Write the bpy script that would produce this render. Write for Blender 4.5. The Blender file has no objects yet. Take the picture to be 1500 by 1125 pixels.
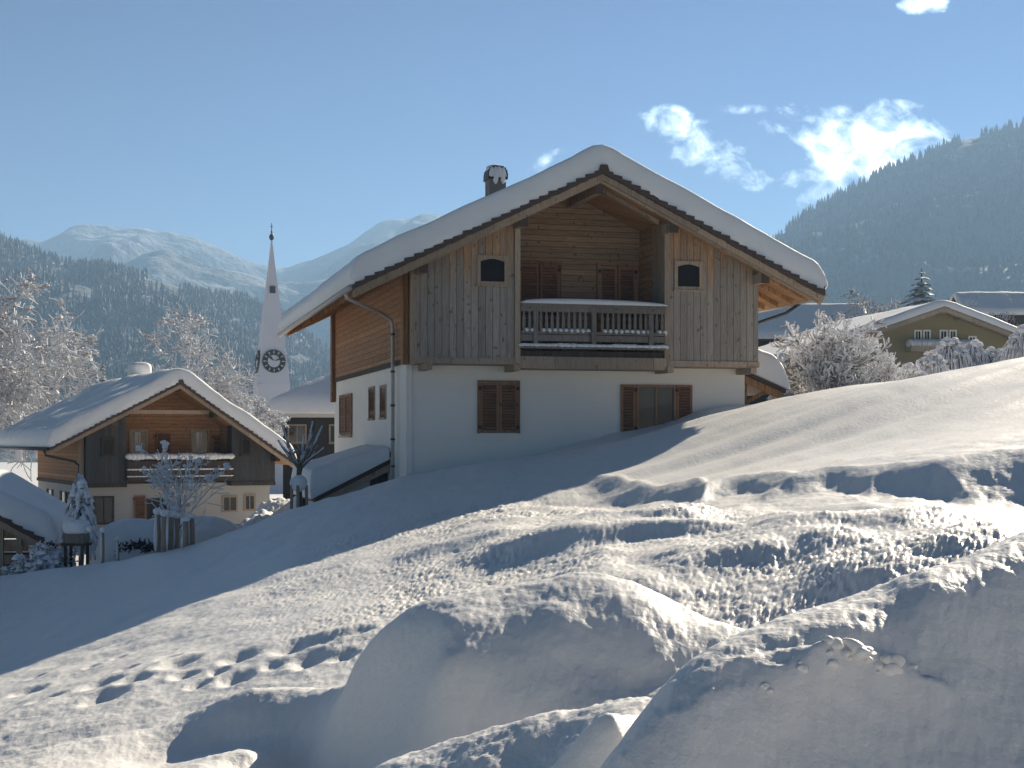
import bpy, math, random
import numpy as np
from mathutils import Vector, Matrix

SC = bpy.context.scene
COL = SC.collection
R = math.radians
F_PX, HZ = 2200.0, 645.0          # focal length in photo pixels, row of the horizon

# ------------------------------------------------------------------ camera
cam = bpy.data.cameras.new('camera')
cam_o = bpy.data.objects.new('camera', cam)
COL.objects.link(cam_o)
cam_o.location = (0, 0, 0)
cam_o.rotation_euler = (R(90), 0, 0)
cam.sensor_width = 36
cam.lens = 36 * F_PX / 1500
cam.shift_y = (HZ - 562.5) / 1500
cam.clip_start = 0.1
cam.clip_end = 30000
SC.camera = cam_o

# ------------------------------------------------------------------ light
SUN_AZ, SUN_EL = 33.0, 25.0       # degrees right of the view axis / above horizon
SKY_STRENGTH = 0.05
SKY_GAMMA = 1.9
SKY_TINT = (0.165, 0.35, 0.455)
SUN_STRENGTH = 5.0
sun = bpy.data.lights.new('sun', 'SUN')
sun.energy = SUN_STRENGTH
sun.angle = R(0.5)
sun.color = (1.0, 0.88, 0.70)
sun_o = bpy.data.objects.new('sun', sun)
COL.objects.link(sun_o)
sd = Vector((math.sin(R(SUN_AZ)) * math.cos(R(SUN_EL)), math.cos(R(SUN_AZ)) * math.cos(R(SUN_EL)), math.sin(R(SUN_EL))))
sun_o.rotation_euler = sd.to_track_quat('Z', 'Y').to_euler()
sun_o.location = (40, 60, 60)

SC.view_settings.view_transform = 'Standard'
SC.view_settings.look = 'None'
SC.view_settings.gamma = 1
SC.view_settings.exposure = 1.35
SC.render.engine = 'CYCLES'
SC.cycles.use_denoising = True
SC.cycles.max_bounces = 6
SC.cycles.diffuse_bounces = 4
SC.cycles.volume_bounces = 0


# ------------------------------------------------------------------ node helper
class NT:
    def __init__(s, tree):
        s.t = tree
        s.n = tree.nodes
        s.l = tree.links

    def node(s, kind, **kw):
        n = s.n.new(kind)
        ins = kw.pop('ins', {})
        for k, v in kw.items():
            setattr(n, k, v)
        for k, v in ins.items():
            s.put(n.inputs[k], v)
        return n

    def put(s, sock, v):
        if isinstance(v, bpy.types.NodeSocket):
            s.l.new(v, sock)
        elif isinstance(v, (tuple, list)) and len(v) == 3 and sock.type == 'RGBA':
            sock.default_value = (*v, 1)
        else:
            sock.default_value = v

    def math(s, op, a, b=0.0, clamp=False):
        n = s.node('ShaderNodeMath', operation=op, use_clamp=clamp)
        s.put(n.inputs[0], a)
        s.put(n.inputs[1], b)
        return n.outputs[0]

    def mix(s, f, a, b):
        n = s.node('ShaderNodeMix', data_type='RGBA')
        s.put(n.inputs['Factor'], f)
        s.put(n.inputs[6], a)
        s.put(n.inputs[7], b)
        return n.outputs[2]

    def noise(s, vec, scale, detail=3, rough=0.55, dist=0.0):
        n = s.node('ShaderNodeTexNoise', ins={'Scale': scale, 'Detail': detail, 'Roughness': rough, 'Distortion': dist})
        if vec is not None:
            s.put(n.inputs['Vector'], vec)
        return n.outputs[0]

    def ramp(s, f, lo, hi):
        n = s.node('ShaderNodeMapRange', interpolation_type='SMOOTHSTEP', ins={'From Min': lo, 'From Max': hi})
        s.put(n.inputs['Value'], f)
        return n.outputs[0]

    def mapping(s, vec, scale=(1, 1, 1), loc=(0, 0, 0), rot=(0, 0, 0), typ='POINT'):
        n = s.node('ShaderNodeMapping', vector_type=typ, ins={'Scale': scale, 'Location': loc, 'Rotation': rot})
        s.put(n.inputs['Vector'], vec)
        return n.outputs[0]

    def bump(s, h, strength=0.3, dist=0.02):
        n = s.node('ShaderNodeBump', ins={'Strength': strength, 'Distance': dist})
        s.put(n.inputs['Height'], h)
        return n.outputs[0]


def new_mat(name):
    m = bpy.data.materials.new(name)
    m.use_nodes = True
    t = NT(m.node_tree)
    b = t.n['Principled BSDF']
    return m, t, b


def coords(t, which='Object'):
    return t.node('ShaderNodeTexCoord').outputs[which]


# ------------------------------------------------------------------ world: Nishita sky and clouds
w = bpy.data.worlds.new('World')
SC.world = w
w.use_nodes = True
t = NT(w.node_tree)
bg = t.n['Background']
sky = t.node('ShaderNodeTexSky', sky_type='NISHITA', sun_disc=False, sun_elevation=R(SUN_EL), sun_rotation=R(SUN_AZ),
             altitude=900, air_density=1.0, dust_density=0.0, ozone_density=3.0)
dirv = t.node('ShaderNodeTexCoord').outputs['Generated']
sep = t.node('ShaderNodeSeparateXYZ', ins={'Vector': dirv})
yy = t.math('MAXIMUM', sep.outputs['Y'], 0.02)
comb = t.node('ShaderNodeCombineXYZ')
t.put(comb.inputs[0], t.math('DIVIDE', sep.outputs['X'], yy))
t.put(comb.inputs[1], t.math('DIVIDE', sep.outputs['Z'], yy))
uv = comb.outputs[0]
# cloud bodies: (direction given by photo pixel, half width, half height, tilt degrees, weight)
BLOBS = [(1270, 205, 118, 62, 8, 1.0), (1225, 240, 62, 38, 0, 0.95), (1335, 192, 85, 30, -14, 0.95), (1185, 175, 55, 26, -20, 0.62),
         (1285, 245, 70, 40, 0, 0.9), (1140, 190, 40, 14, -15, 0.42), (1215, 282, 55, 26, 20, 0.7),
         (1010, 205, 90, 42, -32, 0.70), (1065, 232, 80, 30, -35, 0.66), (978, 186, 44, 22, -25, 0.6), (1162, 258, 34, 20, -10, 0.6),
         (1110, 265, 60, 16, -15, 0.40), (800, 236, 40, 16, 20, 0.66), (1352, 4, 42, 24, 0, 0.95), (1090, 160, 40, 10, 0, 0.3)]
mask = None
for (px, py, hw, hh, rot, wt) in BLOBS:
    v = t.mapping(uv, scale=(hw / F_PX, hh / F_PX, 1), loc=((px - 750) / F_PX, (HZ - py) / F_PX, 0), rot=(0, 0, R(rot)), typ='TEXTURE')
    g = t.node('ShaderNodeTexGradient', gradient_type='SPHERICAL', ins={'Vector': v}).outputs['Fac']
    g = t.math('MULTIPLY', t.math('POWER', g, 0.6), wt * 1.35)
    mask = g if mask is None else t.math('MAXIMUM', mask, g)
nz = t.noise(t.mapping(uv, scale=(1, 1.25, 1)), 46, 10, 0.62, 0.35)
nz2 = t.noise(t.mapping(uv, scale=(1, 1.6, 1), loc=(3, 1, 0)), 15, 4, 0.5, 0.0)
dens = t.math('ADD', mask, t.math('MULTIPLY', t.math('SUBTRACT', nz, 0.5), 3.0))
dens = t.math('ADD', dens, t.math('MULTIPLY', t.math('SUBTRACT', nz2, 0.5), 0.9))
gate = t.ramp(mask, 0.02, 0.3)
cl = t.math('MULTIPLY', t.ramp(dens, 0.30, 0.85), gate)
thick = t.ramp(dens, 0.7, 1.35)
ccol = t.mix(thick, (7.0, 9.4, 11.8), (24.0, 22.5, 20.5))


def vscale(v, k):
    n = t.node('ShaderNodeVectorMath', operation='MULTIPLY')
    t.put(n.inputs[0], v)
    n.inputs[1].default_value = k
    return n.outputs[0]


gam = t.node('ShaderNodeGamma', ins={'Gamma': SKY_GAMMA})
t.put(gam.inputs['Color'], vscale(sky.outputs[0], (0.14, 0.14, 0.14)))
skyc = vscale(gam.outputs[0], tuple(7.14 * q for q in SKY_TINT))
t.put(bg.inputs['Color'], t.mix(cl, skyc, ccol))
bg.inputs['Strength'].default_value = SKY_STRENGTH


# ------------------------------------------------------------------ numeric helpers
def perlin(x, y, seed=0):
    rs = np.random.RandomState(seed)
    perm = rs.permutation(256)
    perm = np.concatenate([perm, perm])
    ang = rs.rand(256) * 2 * np.pi
    gx, gy = np.cos(ang), np.sin(ang)
    xi = np.floor(x).astype(np.int64)
    yi = np.floor(y).astype(np.int64)
    xf, yf = x - xi, y - yi
    u = xf * xf * xf * (xf * (xf * 6 - 15) + 10)
    v = yf * yf * yf * (yf * (yf * 6 - 15) + 10)

    def g(ix, iy, dx, dy):
        h = perm[(perm[ix & 255] + iy) & 255]
        return gx[h] * dx + gy[h] * dy
    a = g(xi, yi, xf, yf)
    b = g(xi + 1, yi, xf - 1, yf)
    c = g(xi, yi + 1, xf, yf - 1)
    d = g(xi + 1, yi + 1, xf - 1, yf - 1)
    return ((a * (1 - u) + b * u) * (1 - v) + (c * (1 - u) + d * u) * v) * 1.5


def fbm(x, y, octaves=4, seed=0, gain=0.5, lac=2.03):
    s = np.zeros_like(x, dtype=float)
    a = 1.0
    for o in range(octaves):
        s += a * perlin(x, y, seed + o * 7)
        x, y = x * lac + 13.7, y * lac + 5.1
        a *= gain
    return s


def sstep(x, a, b):
    q = np.clip((x - a) / (b - a), 0, 1)
    return q * q * (3 - 2 * q)


def P(px, py, Y):
    return ((px - 750) / F_PX * Y, Y, (HZ - py) / F_PX * Y)


def mesh_np(name, co, faces, mat=None, smooth=True):
    """faces: (n,4) or (n,3) int array"""
    me = bpy.data.meshes.new(name)
    co = np.asarray(co, dtype=np.float32)
    faces = np.asarray(faces, dtype=np.int32)
    k = faces.shape[1]
    me.vertices.add(len(co))
    me.vertices.foreach_set('co', co.ravel())
    me.loops.add(faces.size)
    me.loops.foreach_set('vertex_index', faces.ravel())
    me.polygons.add(len(faces))
    me.polygons.foreach_set('loop_start', np.arange(0, faces.size, k, dtype=np.int32))
    me.polygons.foreach_set('use_smooth', np.full(len(faces), smooth))
    me.update(calc_edges=True)
    me.validate()
    o = bpy.data.objects.new(name, me)
    if mat:
        me.materials.append(mat)
    COL.objects.link(o)
    return o


def grid_faces(nr, nc):
    i = np.arange(nr - 1)[:, None] * nc + np.arange(nc - 1)[None, :]
    i = i.ravel()
    return np.stack([i, i + 1, i + nc + 1, i + nc], 1)


def tag(o, label=None, cat=None, group=None, kind=None):
    if label:
        o['label'] = label
    if cat:
        o['category'] = cat
    if group:
        o['group'] = group
    if kind:
        o['kind'] = kind
    return o


def empty(name, loc, rz=0.0):
    o = bpy.data.objects.new(name, None)
    COL.objects.link(o)
    o.location = loc
    o.rotation_euler = (0, 0, rz)
    return o


# ------------------------------------------------------------------ materials
def snow_material(name, col=(0.76, 0.765, 0.775), fine=55, fs=0.35, coarse=6, cs=0.25, rough=0.55, detail=4):
    m, t, b = new_mat(name)
    v = coords(t)
    n1 = t.noise(v, fine, detail, 0.65)
    n2 = t.noise(v, coarse, 4, 0.6)
    h = t.math('ADD', t.math('MULTIPLY', n1, 0.25), n2)
    b.inputs['Base Color'].default_value = (*col, 1)
    c = t.mix(t.ramp(n2, 0.3, 0.7), tuple(0.965 * q for q in col), col)
    t.put(b.inputs['Base Color'], c)
    b.inputs['Roughness'].default_value = rough
    b.inputs['Specular IOR Level'].default_value = 0.3
    t.put(b.inputs['Normal'], t.bump(h, cs, 0.05))
    return m


M = {}
M['ground'] = snow_material('ground_snow', (0.76, 0.75, 0.735), 42, 0.3, 11, 0.28, 0.5, 5)
M['snow'] = snow_material('roof_snow', (0.77, 0.77, 0.77), 14, 0.3, 2.2, 0.35, 0.6)
M['frost'] = snow_material('shrub_snow', (0.76, 0.76, 0.77), 30, 0.3, 7, 0.6, 0.6)


def wood(name, base, dark, axis='v', width=0.16, grey=None, zlo=0, zhi=1, bump=0.6, knots=True):
    """planks; axis 'v' = boards running up, 'h' = boards running along; grey weathers in below the height band"""
    m, t, b = new_mat(name)
    v = coords(t)
    s = t.node('ShaderNodeSeparateXYZ', ins={'Vector': v})
    across = t.math('ADD', s.outputs['X'], t.math('MULTIPLY', s.outputs['Y'], 1.0)) if axis == 'v' else s.outputs['Z']
    cell = t.math('DIVIDE', across, width)
    fl = t.math('FLOOR', cell)
    fr = t.math('FRACT', cell)
    wn = t.node('ShaderNodeTexWhiteNoise', noise_dimensions='1D')
    t.put(wn.inputs['W'], fl)
    rnd = wn.outputs['Value']
    off = t.node('ShaderNodeCombineXYZ')
    t.put(off.inputs[0], t.math('MULTIPLY', rnd, 37.0))
    t.put(off.inputs[1], t.math('MULTIPLY', rnd, 11.0))
    vv = t.node('ShaderNodeVectorMath', operation='ADD')
    t.put(vv.inputs[0], v)
    t.put(vv.inputs[1], off.outputs[0])
    sc = (14, 14, 0.9) if axis == 'v' else (0.9, 0.9, 14)
    grain = t.noise(t.mapping(vv.outputs[0], scale=sc), 2.2, 5, 0.65, 0.6)
    patch = t.noise(t.mapping(vv.outputs[0], scale=(1, 1, 0.5)), 1.3, 3, 0.6)
    c = t.mix(t.ramp(grain, 0.3, 0.72), dark, base)
    hue = t.node('ShaderNodeHueSaturation')
    t.put(hue.inputs['Color'], c)
    t.put(hue.inputs['Value'], t.math('ADD', 0.80, t.math('MULTIPLY', rnd, 0.40)))
    t.put(hue.inputs['Saturation'], t.math('ADD', 0.8, t.math('MULTIPLY', patch, 0.4)))
    c = hue.outputs[0]
    if grey:
        zz = t.math('ADD', s.outputs['Z'], t.math('MULTIPLY', t.math('SUBTRACT', patch, 0.5), 2.6))
        zz = t.math('ADD', zz, t.math('MULTIPLY', t.math('SUBTRACT', rnd, 0.5), 0.9))
        gfac = t.math('SUBTRACT', 1.0, t.ramp(zz, zlo, zhi))
        gcol = t.mix(t.ramp(grain, 0.25, 0.7), tuple(q * 0.62 for q in grey), grey)
        hg = t.node('ShaderNodeHueSaturation')
        t.put(hg.inputs['Color'], gcol)
        t.put(hg.inputs['Value'], t.math('ADD', 0.84, t.math('MULTIPLY', rnd, 0.34)))
        c = t.mix(gfac, c, hg.outputs[0])
    if knots:
        kn = t.noise(t.mapping(vv.outputs[0], scale=(1, 1, 0.6)), 9, 0, 0.5)
        c = t.mix(t.math('MULTIPLY', t.ramp(kn, 0.72, 0.80), 0.6), c, tuple(q * 0.35 for q in dark))
    edge = t.math('MULTIPLY', t.math('GREATER_THAN', fr, 0.012 / width), t.math('LESS_THAN', fr, 1 - 0.005 / width))
    c = t.mix(edge, tuple(q * 0.5 for q in dark), c)
    t.put(b.inputs['Base Color'], c)
    b.inputs['Roughness'].default_value = 0.8
    h = t.math('ADD', t.math('MULTIPLY', edge, 1.0), t.math('MULTIPLY', grain, 0.35))
    t.put(b.inputs['Normal'], t.bump(h, bump, 0.02))
    return m


GREY = (0.36, 0.315, 0.27)
M['gable'] = wood('weathered_boards', (0.46, 0.30, 0.18), (0.27, 0.165, 0.095), 'v', 0.21, GREY, 3.6 + 2, 5.2 + 2)
M['log'] = wood('warm_planks', (0.45, 0.245, 0.125), (0.26, 0.135, 0.065), 'h', 0.19)
M['inner'] = wood('loggia_planks', (0.38, 0.25, 0.155), (0.24, 0.15, 0.09), 'h', 0.17)
M['beam'] = wood('old_beam', (0.42, 0.32, 0.235), (0.27, 0.20, 0.145), 'v', 3.0)
M['soffit'] = wood('soffit_boards', (0.52, 0.28, 0.12), (0.30, 0.15, 0.06), 'v', 0.22)
M['trim'] = wood('pale_timber', (0.44, 0.35, 0.26), (0.30, 0.23, 0.165), 'v', 5.0)
M['rail'] = wood('railing_timber', (0.25, 0.215, 0.185), (0.15, 0.125, 0.11), 'v', 4.0)
M['shutter'] = wood('shutter_boards', (0.25, 0.125, 0.065), (0.14, 0.065, 0.038), 'h', 0.085, bump=0.9)
M['shutter_frame'] = wood('shutter_frame', (0.33, 0.175, 0.09), (0.21, 0.10, 0.055), 'v', 3.0)
M['greyboard'] = wood('dark_grey_boards', (0.20, 0.13, 0.08), (0.12, 0.075, 0.045), 'v', 0.17, (0.062, 0.066, 0.072), 6.3, 7.5)
M['darkwood'] = wood('dark_timber', (0.075, 0.055, 0.042), (0.04, 0.03, 0.024), 'v', 0.2)
M['church_wood'] = M['darkwood']


def flat(name, col, rough=0.7, metal=0.0, var=0.12, scale=5.0, bump=0.0, bs=40):
    m, t, b = new_mat(name)
    v = coords(t)
    n = t.noise(v, scale, 5, 0.6)
    t.put(b.inputs['Base Color'], t.mix(n, tuple(q * (1 - var) for q in col), tuple(min(1, q * (1 + var)) for q in col)))
    b.inputs['Roughness'].default_value = rough
    b.inputs['Metallic'].default_value = metal
    if bump:
        t.put(b.inputs['Normal'], t.bump(t.noise(v, bs, 3), bump, 0.01))
    return m


M['plaster'] = flat('white_plaster', (0.80, 0.755, 0.69), 0.9, 0, 0.11, 0.55, 0.3, 22)
M['plaster_yellow'] = flat('ochre_plaster', (0.27, 0.225, 0.125), 0.9, 0, 0.1, 0.5)
M['spire_snow'] = flat('spire_rime', (0.56, 0.56, 0.62), 0.8, 0, 0.07, 0.35)
M['tile'] = flat('roof_tile', (0.075, 0.05, 0.042), 0.8, 0, 0.3, 8)
M['metal'] = flat('zinc', (0.46, 0.43, 0.40), 0.55, 0.25, 0.15, 6)
M['dark_metal'] = flat('dark_metal', (0.05, 0.05, 0.052), 0.5, 0.4, 0.2, 6)
M['iron'] = flat('iron', (0.02, 0.02, 0.02), 0.6)
M['gold'] = flat('clock_metal', (0.66, 0.60, 0.5), 0.5, 0.2)
M['dark'] = flat('dark_interior', (0.022, 0.020, 0.020), 0.8)
M['plaster_dull'] = flat('grey_plaster', (0.40, 0.385, 0.365), 0.9, 0, 0.08, 0.9)
M['brick'] = flat('chimney_render', (0.20, 0.17, 0.15), 0.9, 0, 0.3, 5)
M['glass_reflection'] = flat('painted_reflection', (0.20, 0.21, 0.23), 0.6, 0, 0.25, 2)  # light grey reflection of the right ground-floor pane, put into the colour
M['curtain_and_reflection'] = flat('curtain_and_reflection', (0.55, 0.55, 0.57), 0.9, 0, 0.15, 9)
M['bark'] = flat('bark', (0.10, 0.078, 0.062), 0.9, 0, 0.4, 14)
M['post'] = flat('post_wood', (0.32, 0.25, 0.19), 0.85, 0, 0.3, 12)

gm, t, b = new_mat('window_glass')
b.inputs['Base Color'].default_value = (0.03, 0.034, 0.038, 1)
b.inputs['Roughness'].default_value = 0.06
b.inputs['Specular IOR Level'].default_value = 0.35
wv = t.noise(coords(t), 1.6, 2)
t.put(b.inputs['Normal'], t.bump(wv, 0.12, 0.03))
M['glass'] = gm
gm2, t, b = new_mat('dark_pane')
b.inputs['Base Color'].default_value = (0.02, 0.018, 0.018, 1)
b.inputs['Roughness'].default_value = 0.25
b.inputs['Specular IOR Level'].default_value = 0.12
M['pane'] = gm2


def frosted(name, frost=(0.80, 0.79, 0.79), bark=(0.17, 0.12, 0.085), lo=-0.55, hi=0.15, sc=2.0):
    """hoar and snow lie on the upper sides of the twigs, bark shows below and in patches"""
    m, t, b = new_mat(name)
    g = t.node('ShaderNodeNewGeometry')
    s = t.node('ShaderNodeSeparateXYZ', ins={'Vector': g.outputs['Normal']})
    n = t.noise(coords(t), sc, 3, 0.6)
    f = t.math('ADD', s.outputs['Z'], t.math('MULTIPLY', t.math('SUBTRACT', n, 0.5), 2.4))
    t.put(b.inputs['Base Color'], t.mix(t.ramp(f, lo, hi), bark, frost))
    b.inputs['Roughness'].default_value = 0.7
    b.inputs['Specular IOR Level'].default_value = 0.2
    return m


M['twig_white'] = frosted('hoar_twigs', frost=(0.76, 0.765, 0.79), bark=(0.10, 0.08, 0.07), lo=-1.0, hi=-0.3)
M['twig_mid'] = frosted('frosted_twigs', frost=(0.64, 0.655, 0.69), bark=(0.17, 0.155, 0.15), lo=-1.1, hi=-0.1)
M['twig_dark'] = frosted('half_bare_twigs', frost=(0.66, 0.66, 0.68), bark=(0.10, 0.085, 0.08), lo=-0.7, hi=0.3)
M['conifer'] = frosted('snowy_needles', frost=(0.70, 0.72, 0.74), bark=(0.03, 0.042, 0.032), lo=0.0, hi=0.9, sc=0.8)
M['forest'] = frosted('forest_needles', frost=(0.55, 0.58, 0.60), bark=(0.018, 0.028, 0.026), lo=0.15, hi=1.35, sc=0.05)
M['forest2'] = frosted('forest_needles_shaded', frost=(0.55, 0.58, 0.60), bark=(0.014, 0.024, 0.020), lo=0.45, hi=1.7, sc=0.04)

# ------------------------------------------------------------------ the ground
PTS = []


def add(px, py, Y):
    PTS.append(P(px, py, Y))


def addz(px, z, Y):
    PTS.append(((px - 750) / F_PX * Y, Y, z))


def plane(x, Y):
    return -2.82 + (0.2 * x if x < 0 else 0.165 * x) + 0.05 * Y - 0.55 * math.exp(-((x + 11) / 6) ** 2 - ((Y - 23) / 7.5) ** 2)


for p in [(945, 638, 40), (1000, 625, 41), (1100, 603, 43), (1200, 588, 44), (1300, 573, 46), (1400, 558, 48), (1500, 545, 50), (1700, 515, 54), (2000, 480, 58),
          (597, 708, 43), (680, 694, 43.5), (764, 679, 43.9), (820, 655, 44.2), (904, 634, 44.7),
          (540, 722, 42), (500, 731, 41), (450, 742, 40), (400, 759, 39), (350, 778, 38), (250, 806, 37), (150, 826, 36.5), (60, 838, 36), (-80, 858, 36), (-400, 905, 36), (-900, 960, 36)]:
    add(*p)
for p in [(990, 634, 44.0), (1040, 605, 44.4), (1090, 598, 45.2), (1135, 592, 46.0)]:
    add(*p)
for p in [(985, .02, 42.4), (1060, .35, 43.2), (1120, .55, 44.6), (1100, .35, 48), (1300, .9, 53), (1500, 1.6, 60), (1700, 2.4, 66), (2200, 3, 75), (1300, .3, 72), (1500, .8, 85), (1000, -.3, 62), (780, -1.5, 62), (600, -2.5, 60),
          (560, -2.4, 46), (450, -3.2, 46), (350, -4, 45), (200, -4.6, 45), (0, -5, 45), (-300, -5.6, 45), (-900, -7, 45),
          (480, -3.3, 60), (400, -3.1, 60), (320, -4.3, 60), (200, -5, 60), (0, -5.6, 60), (-300, -6, 62), (-900, -8, 62),
          (480, -4.6, 78), (265, -5.2, 78), (0, -5.6, 80), (-600, -6.5, 80), (700, -3.5, 85), (1000, -2, 95),
          (480, -6, 110), (100, -6.5, 110), (800, -5, 120), (1400, 0, 120), (2000, 2, 120), (-600, -8, 120)]:
    addz(*p)
for Y in (14, 17.5, 22, 27.5, 33):
    for px in (-1500, -700, -250, 0, 250, 500, 750, 1000, 1250, 1500, 1850, 2400, 3200):
        if Y == 14 and 900 < px < 1400:
            continue
        x = (px - 750) / F_PX * Y
        addz(px, plane(x, Y), Y)
# mound with a steep cut side towards the camera
for p in [(520, 975, 11.8), (560, 925, 11.8), (600, 893, 11.75), (660, 869, 11.7), (740, 862, 11.7), (800, 850, 11.7), (860, 841, 11.7), (940, 860, 11.55), (1000, 898, 11.35), (1060, 930, 10.9)]:
    add(*p)
    x, y, z = P(*p)
    if 640 < p[0] < 1020:
        k = 1.0 + .5 * (p[0] > 840)
        PTS.append((x, y - .40, z - .055 * k))
        PTS.append((x, y - .75, z - .155 * k))
        PTS.append((x, y - 1.02, z - (.32 if p[0] < 840 else .40)))
for p in [(560, 985, 11.3), (650, 982, 10.5), (750, 985, 10.5), (850, 990, 10.45), (940, 1005, 10.4), (1010, 1010, 10.2),
          (560, 1085, 10.9), (650, 1090, 10.25), (760, 1080, 10.1), (880, 1055, 9.95)]:
    add(*p)
for px, z, Y in [(560, -2.08, 12.9), (700, -1.85, 13.0), (860, -1.75, 13.0), (1000, -1.75, 12.6), (1100, -1.7, 12.2),
                 (500, -2.85, 11.1), (600, -2.75, 9.9), (700, -2.6, 9.6), (850, -2.35, 9.3), (960, -2.25, 9.3), (985, -1.95, 9.8)]:
    addz(px, z, Y)
# lip of the cut to the left of the mound, and the lobe below it
for p in [(470, 1012, 12.7), (400, 1008, 13.1), (345, 1016, 13.2), (372, 1050, 12.7), (404, 1076, 12.35), (370, 1100, 11.9), (325, 1130, 11.4),
          (440, 1060, 12.35), (450, 1110, 12.0),
          (250, 1060, 13.4), (150, 1085, 12.9), (60, 1110, 12.6), (250, 1120, 12.0), (330, 1085, 12.6)]:
    add(*p)
for px, z, Y in [(430, -2.80, 11.7), (390, -2.85, 11.1), (400, -2.9, 10.5), (300, -2.75, 10.6),  (100, -2.6, 10.8), (-300, -2.7, 10.8), (-900, -3.2, 10.8)]:
    addz(px, z, Y)
# lit hump in front of the mound
for p in [(640, 1128, 9.0), (740, 1090, 8.7), (830, 1045, 8.45), (900, 1020, 8.25), (985, 1009, 8.0), (820, 1110, 7.6), (920, 1080, 7.1)]:
    add(*p)
# bank on the right, sun behind it
CREST = [(760, 1290, 4.9), (820, 1205, 5.0), (880, 1125, 5.1), (940, 1055, 5.2), (985, 1000, 5.3), (1035, 957, 5.4), (1080, 932, 5.5), (1160, 905, 5.6), (1250, 880, 5.7), (1300, 858, 5.8), (1340, 830, 5.85), (1400, 812, 5.95), (1450, 785, 6.05), (1500, 765, 6.15), (1650, 705, 6.5), (1850, 650, 7.1)]
for (px, py, Y) in CREST:
    py = py + 11
    add(px, py, Y)
    x, y, z = P(px, py, Y)
    PTS.append((x, y - .22, z - .075))
    PTS.append((x, y - .50, z - .36))
    PTS.append((x, y - 1.0, z - .74))
    PTS.append((x, y - 2.0, z - 1.25))
    PTS.append((x, y + .8, z - .42))
    PTS.append((x, y + 1.8, z - .85))


for px, z, Y in [(200, -2.2, 7), (-400, -2.4, 7), (500, -2.0, 6), (700, -1.8, 5), (0, -2.1, 3), (700, -1.8, 2.5), (1400, -1.8, 2.5), (2200, -1.5, 4), (2600, -1, 8), (-800, -2.2, 3), (750, -1.8, 0.5)]:
    addz(px, z, Y)


def to_ab(x, y):
    yp = np.sqrt(np.asarray(y, float) ** 2 + 1.0)
    a = np.asarray(x, float) / yp
    a = 1.3 * np.tanh(a / 1.3)
    return a, np.log(yp)


PT = np.array(PTS)
_a, _b = to_ab(PT[:, 0], PT[:, 1])


def _k(d2):
    return 0.5 * d2 * np.log(d2 + 1e-12)


_n = len(PT)
_K = _k((_a[:, None] - _a[None]) ** 2 + (_b[:, None] - _b[None]) ** 2) + np.eye(_n) * 2e-5
_Q = np.stack([np.ones(_n), _a, _b], 1)
_A = np.block([[_K, _Q], [_Q.T, np.zeros((3, 3))]])
_W = np.linalg.solve(_A, np.concatenate([PT[:, 2], [0, 0, 0]]))


def base_h(x, y):
    x = np.asarray(x, float)
    y = np.asarray(y, float)
    sh = x.shape
    a, b = to_ab(x.ravel(), np.minimum(y.ravel(), 125))
    out = np.empty(a.size)
    for i in range(0, a.size, 40000):
        s = slice(i, i + 40000)
        d2 = (a[s, None] - _a[None]) ** 2 + (b[s, None] - _b[None]) ** 2
        out[s] = _k(d2) @ _W[:_n] + _W[_n] + _W[_n + 1] * a[s] + _W[_n + 2] * b[s]
    out = out.reshape(sh)
    far = sstep(y, 95, 260)
    return out * (1 - far) + (-9 - 0.004 * np.clip(y, 0, 4000)) * far


def seg_dist(x, y, pts):
    """signed distance to a polyline (positive on the camera side) and the position along it"""
    best = np.full(np.shape(x), 1e9)
    along = np.zeros(np.shape(x))
    sgn = np.zeros(np.shape(x))
    L = 0
    for (x0, y0), (x1, y1) in zip(pts[:-1], pts[1:]):
        dx, dy = x1 - x0, y1 - y0
        l = math.hypot(dx, dy)
        q = np.clip(((x - x0) * dx + (y - y0) * dy) / (l * l), 0, 1)
        ex, ey = x - x0 - q * dx, y - y0 - q * dy
        d = np.hypot(ex, ey)
        m = d < best
        best = np.where(m, d, best)
        along = np.where(m, L + q * l, along)
        sgn = np.where(m, np.sign(dx * ey - dy * ex), sgn)
        L += l
    return best * sgn, along


def XY(px, py, Y):
    return ((px - 750) / F_PX * Y, Y)


def ray_ground(px, py, y0=7.0):
    """the first point of the bare slope met by the line of sight through a photo pixel"""
    Y = y0
    k = (HZ - py) / F_PX
    while Y < 60:
        x = (px - 750) / F_PX * Y
        if plane(x, Y) >= k * Y:
            return (x, Y)
        Y += 0.05
    return (x, Y)


SCARP = [ray_ground(760, 707), ray_ground(900, 706), ray_ground(1000, 706), ray_ground(1120, 694), ray_ground(1250, 687), ray_ground(1380, 680), ray_ground(1500, 664), ray_ground(1750, 640)]
PITS = [ray_ground(px, py, 11) + (s,) for px, py, s in [(42, 1012, 1.0), (53, 993, .6), (147, 1006, 1.0), (153, 1022, 1.1), (197, 1000, .9), (187, 985, .6), (263, 975, 1.15), (247, 967, .7), (270, 990, .7), (350, 966, .9), (347, 988, .9),
                                                    (320, 982, .5), (433, 950, 1.2), (455, 963, 1.0), (480, 940, 1.0), (173, 962, .5), (133, 976, .5), (67, 1028, .8), (290, 999, .6), (400, 972, .6), (500, 955, .8), (520, 930, .9)]]
BUMPS = [ray_ground(px, py, 11) + (s, h) for px, py, s, h in [(150, 1085, .8, .12), (380, 1040, .5, .14), (60, 1070, .9, .07)]]
def face_pt(px, py):
    """the point of the near bank met first by the line of sight through a photo pixel"""
    Y = np.arange(3.4, 6.6, .02)
    x = (px - 750) / F_PX * Y
    hit = base_h(x, Y) >= (HZ - py) / F_PX * Y
    k = int(np.argmax(hit)) if hit.any() else -1
    return (float(x[k]), float(Y[k]))


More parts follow.
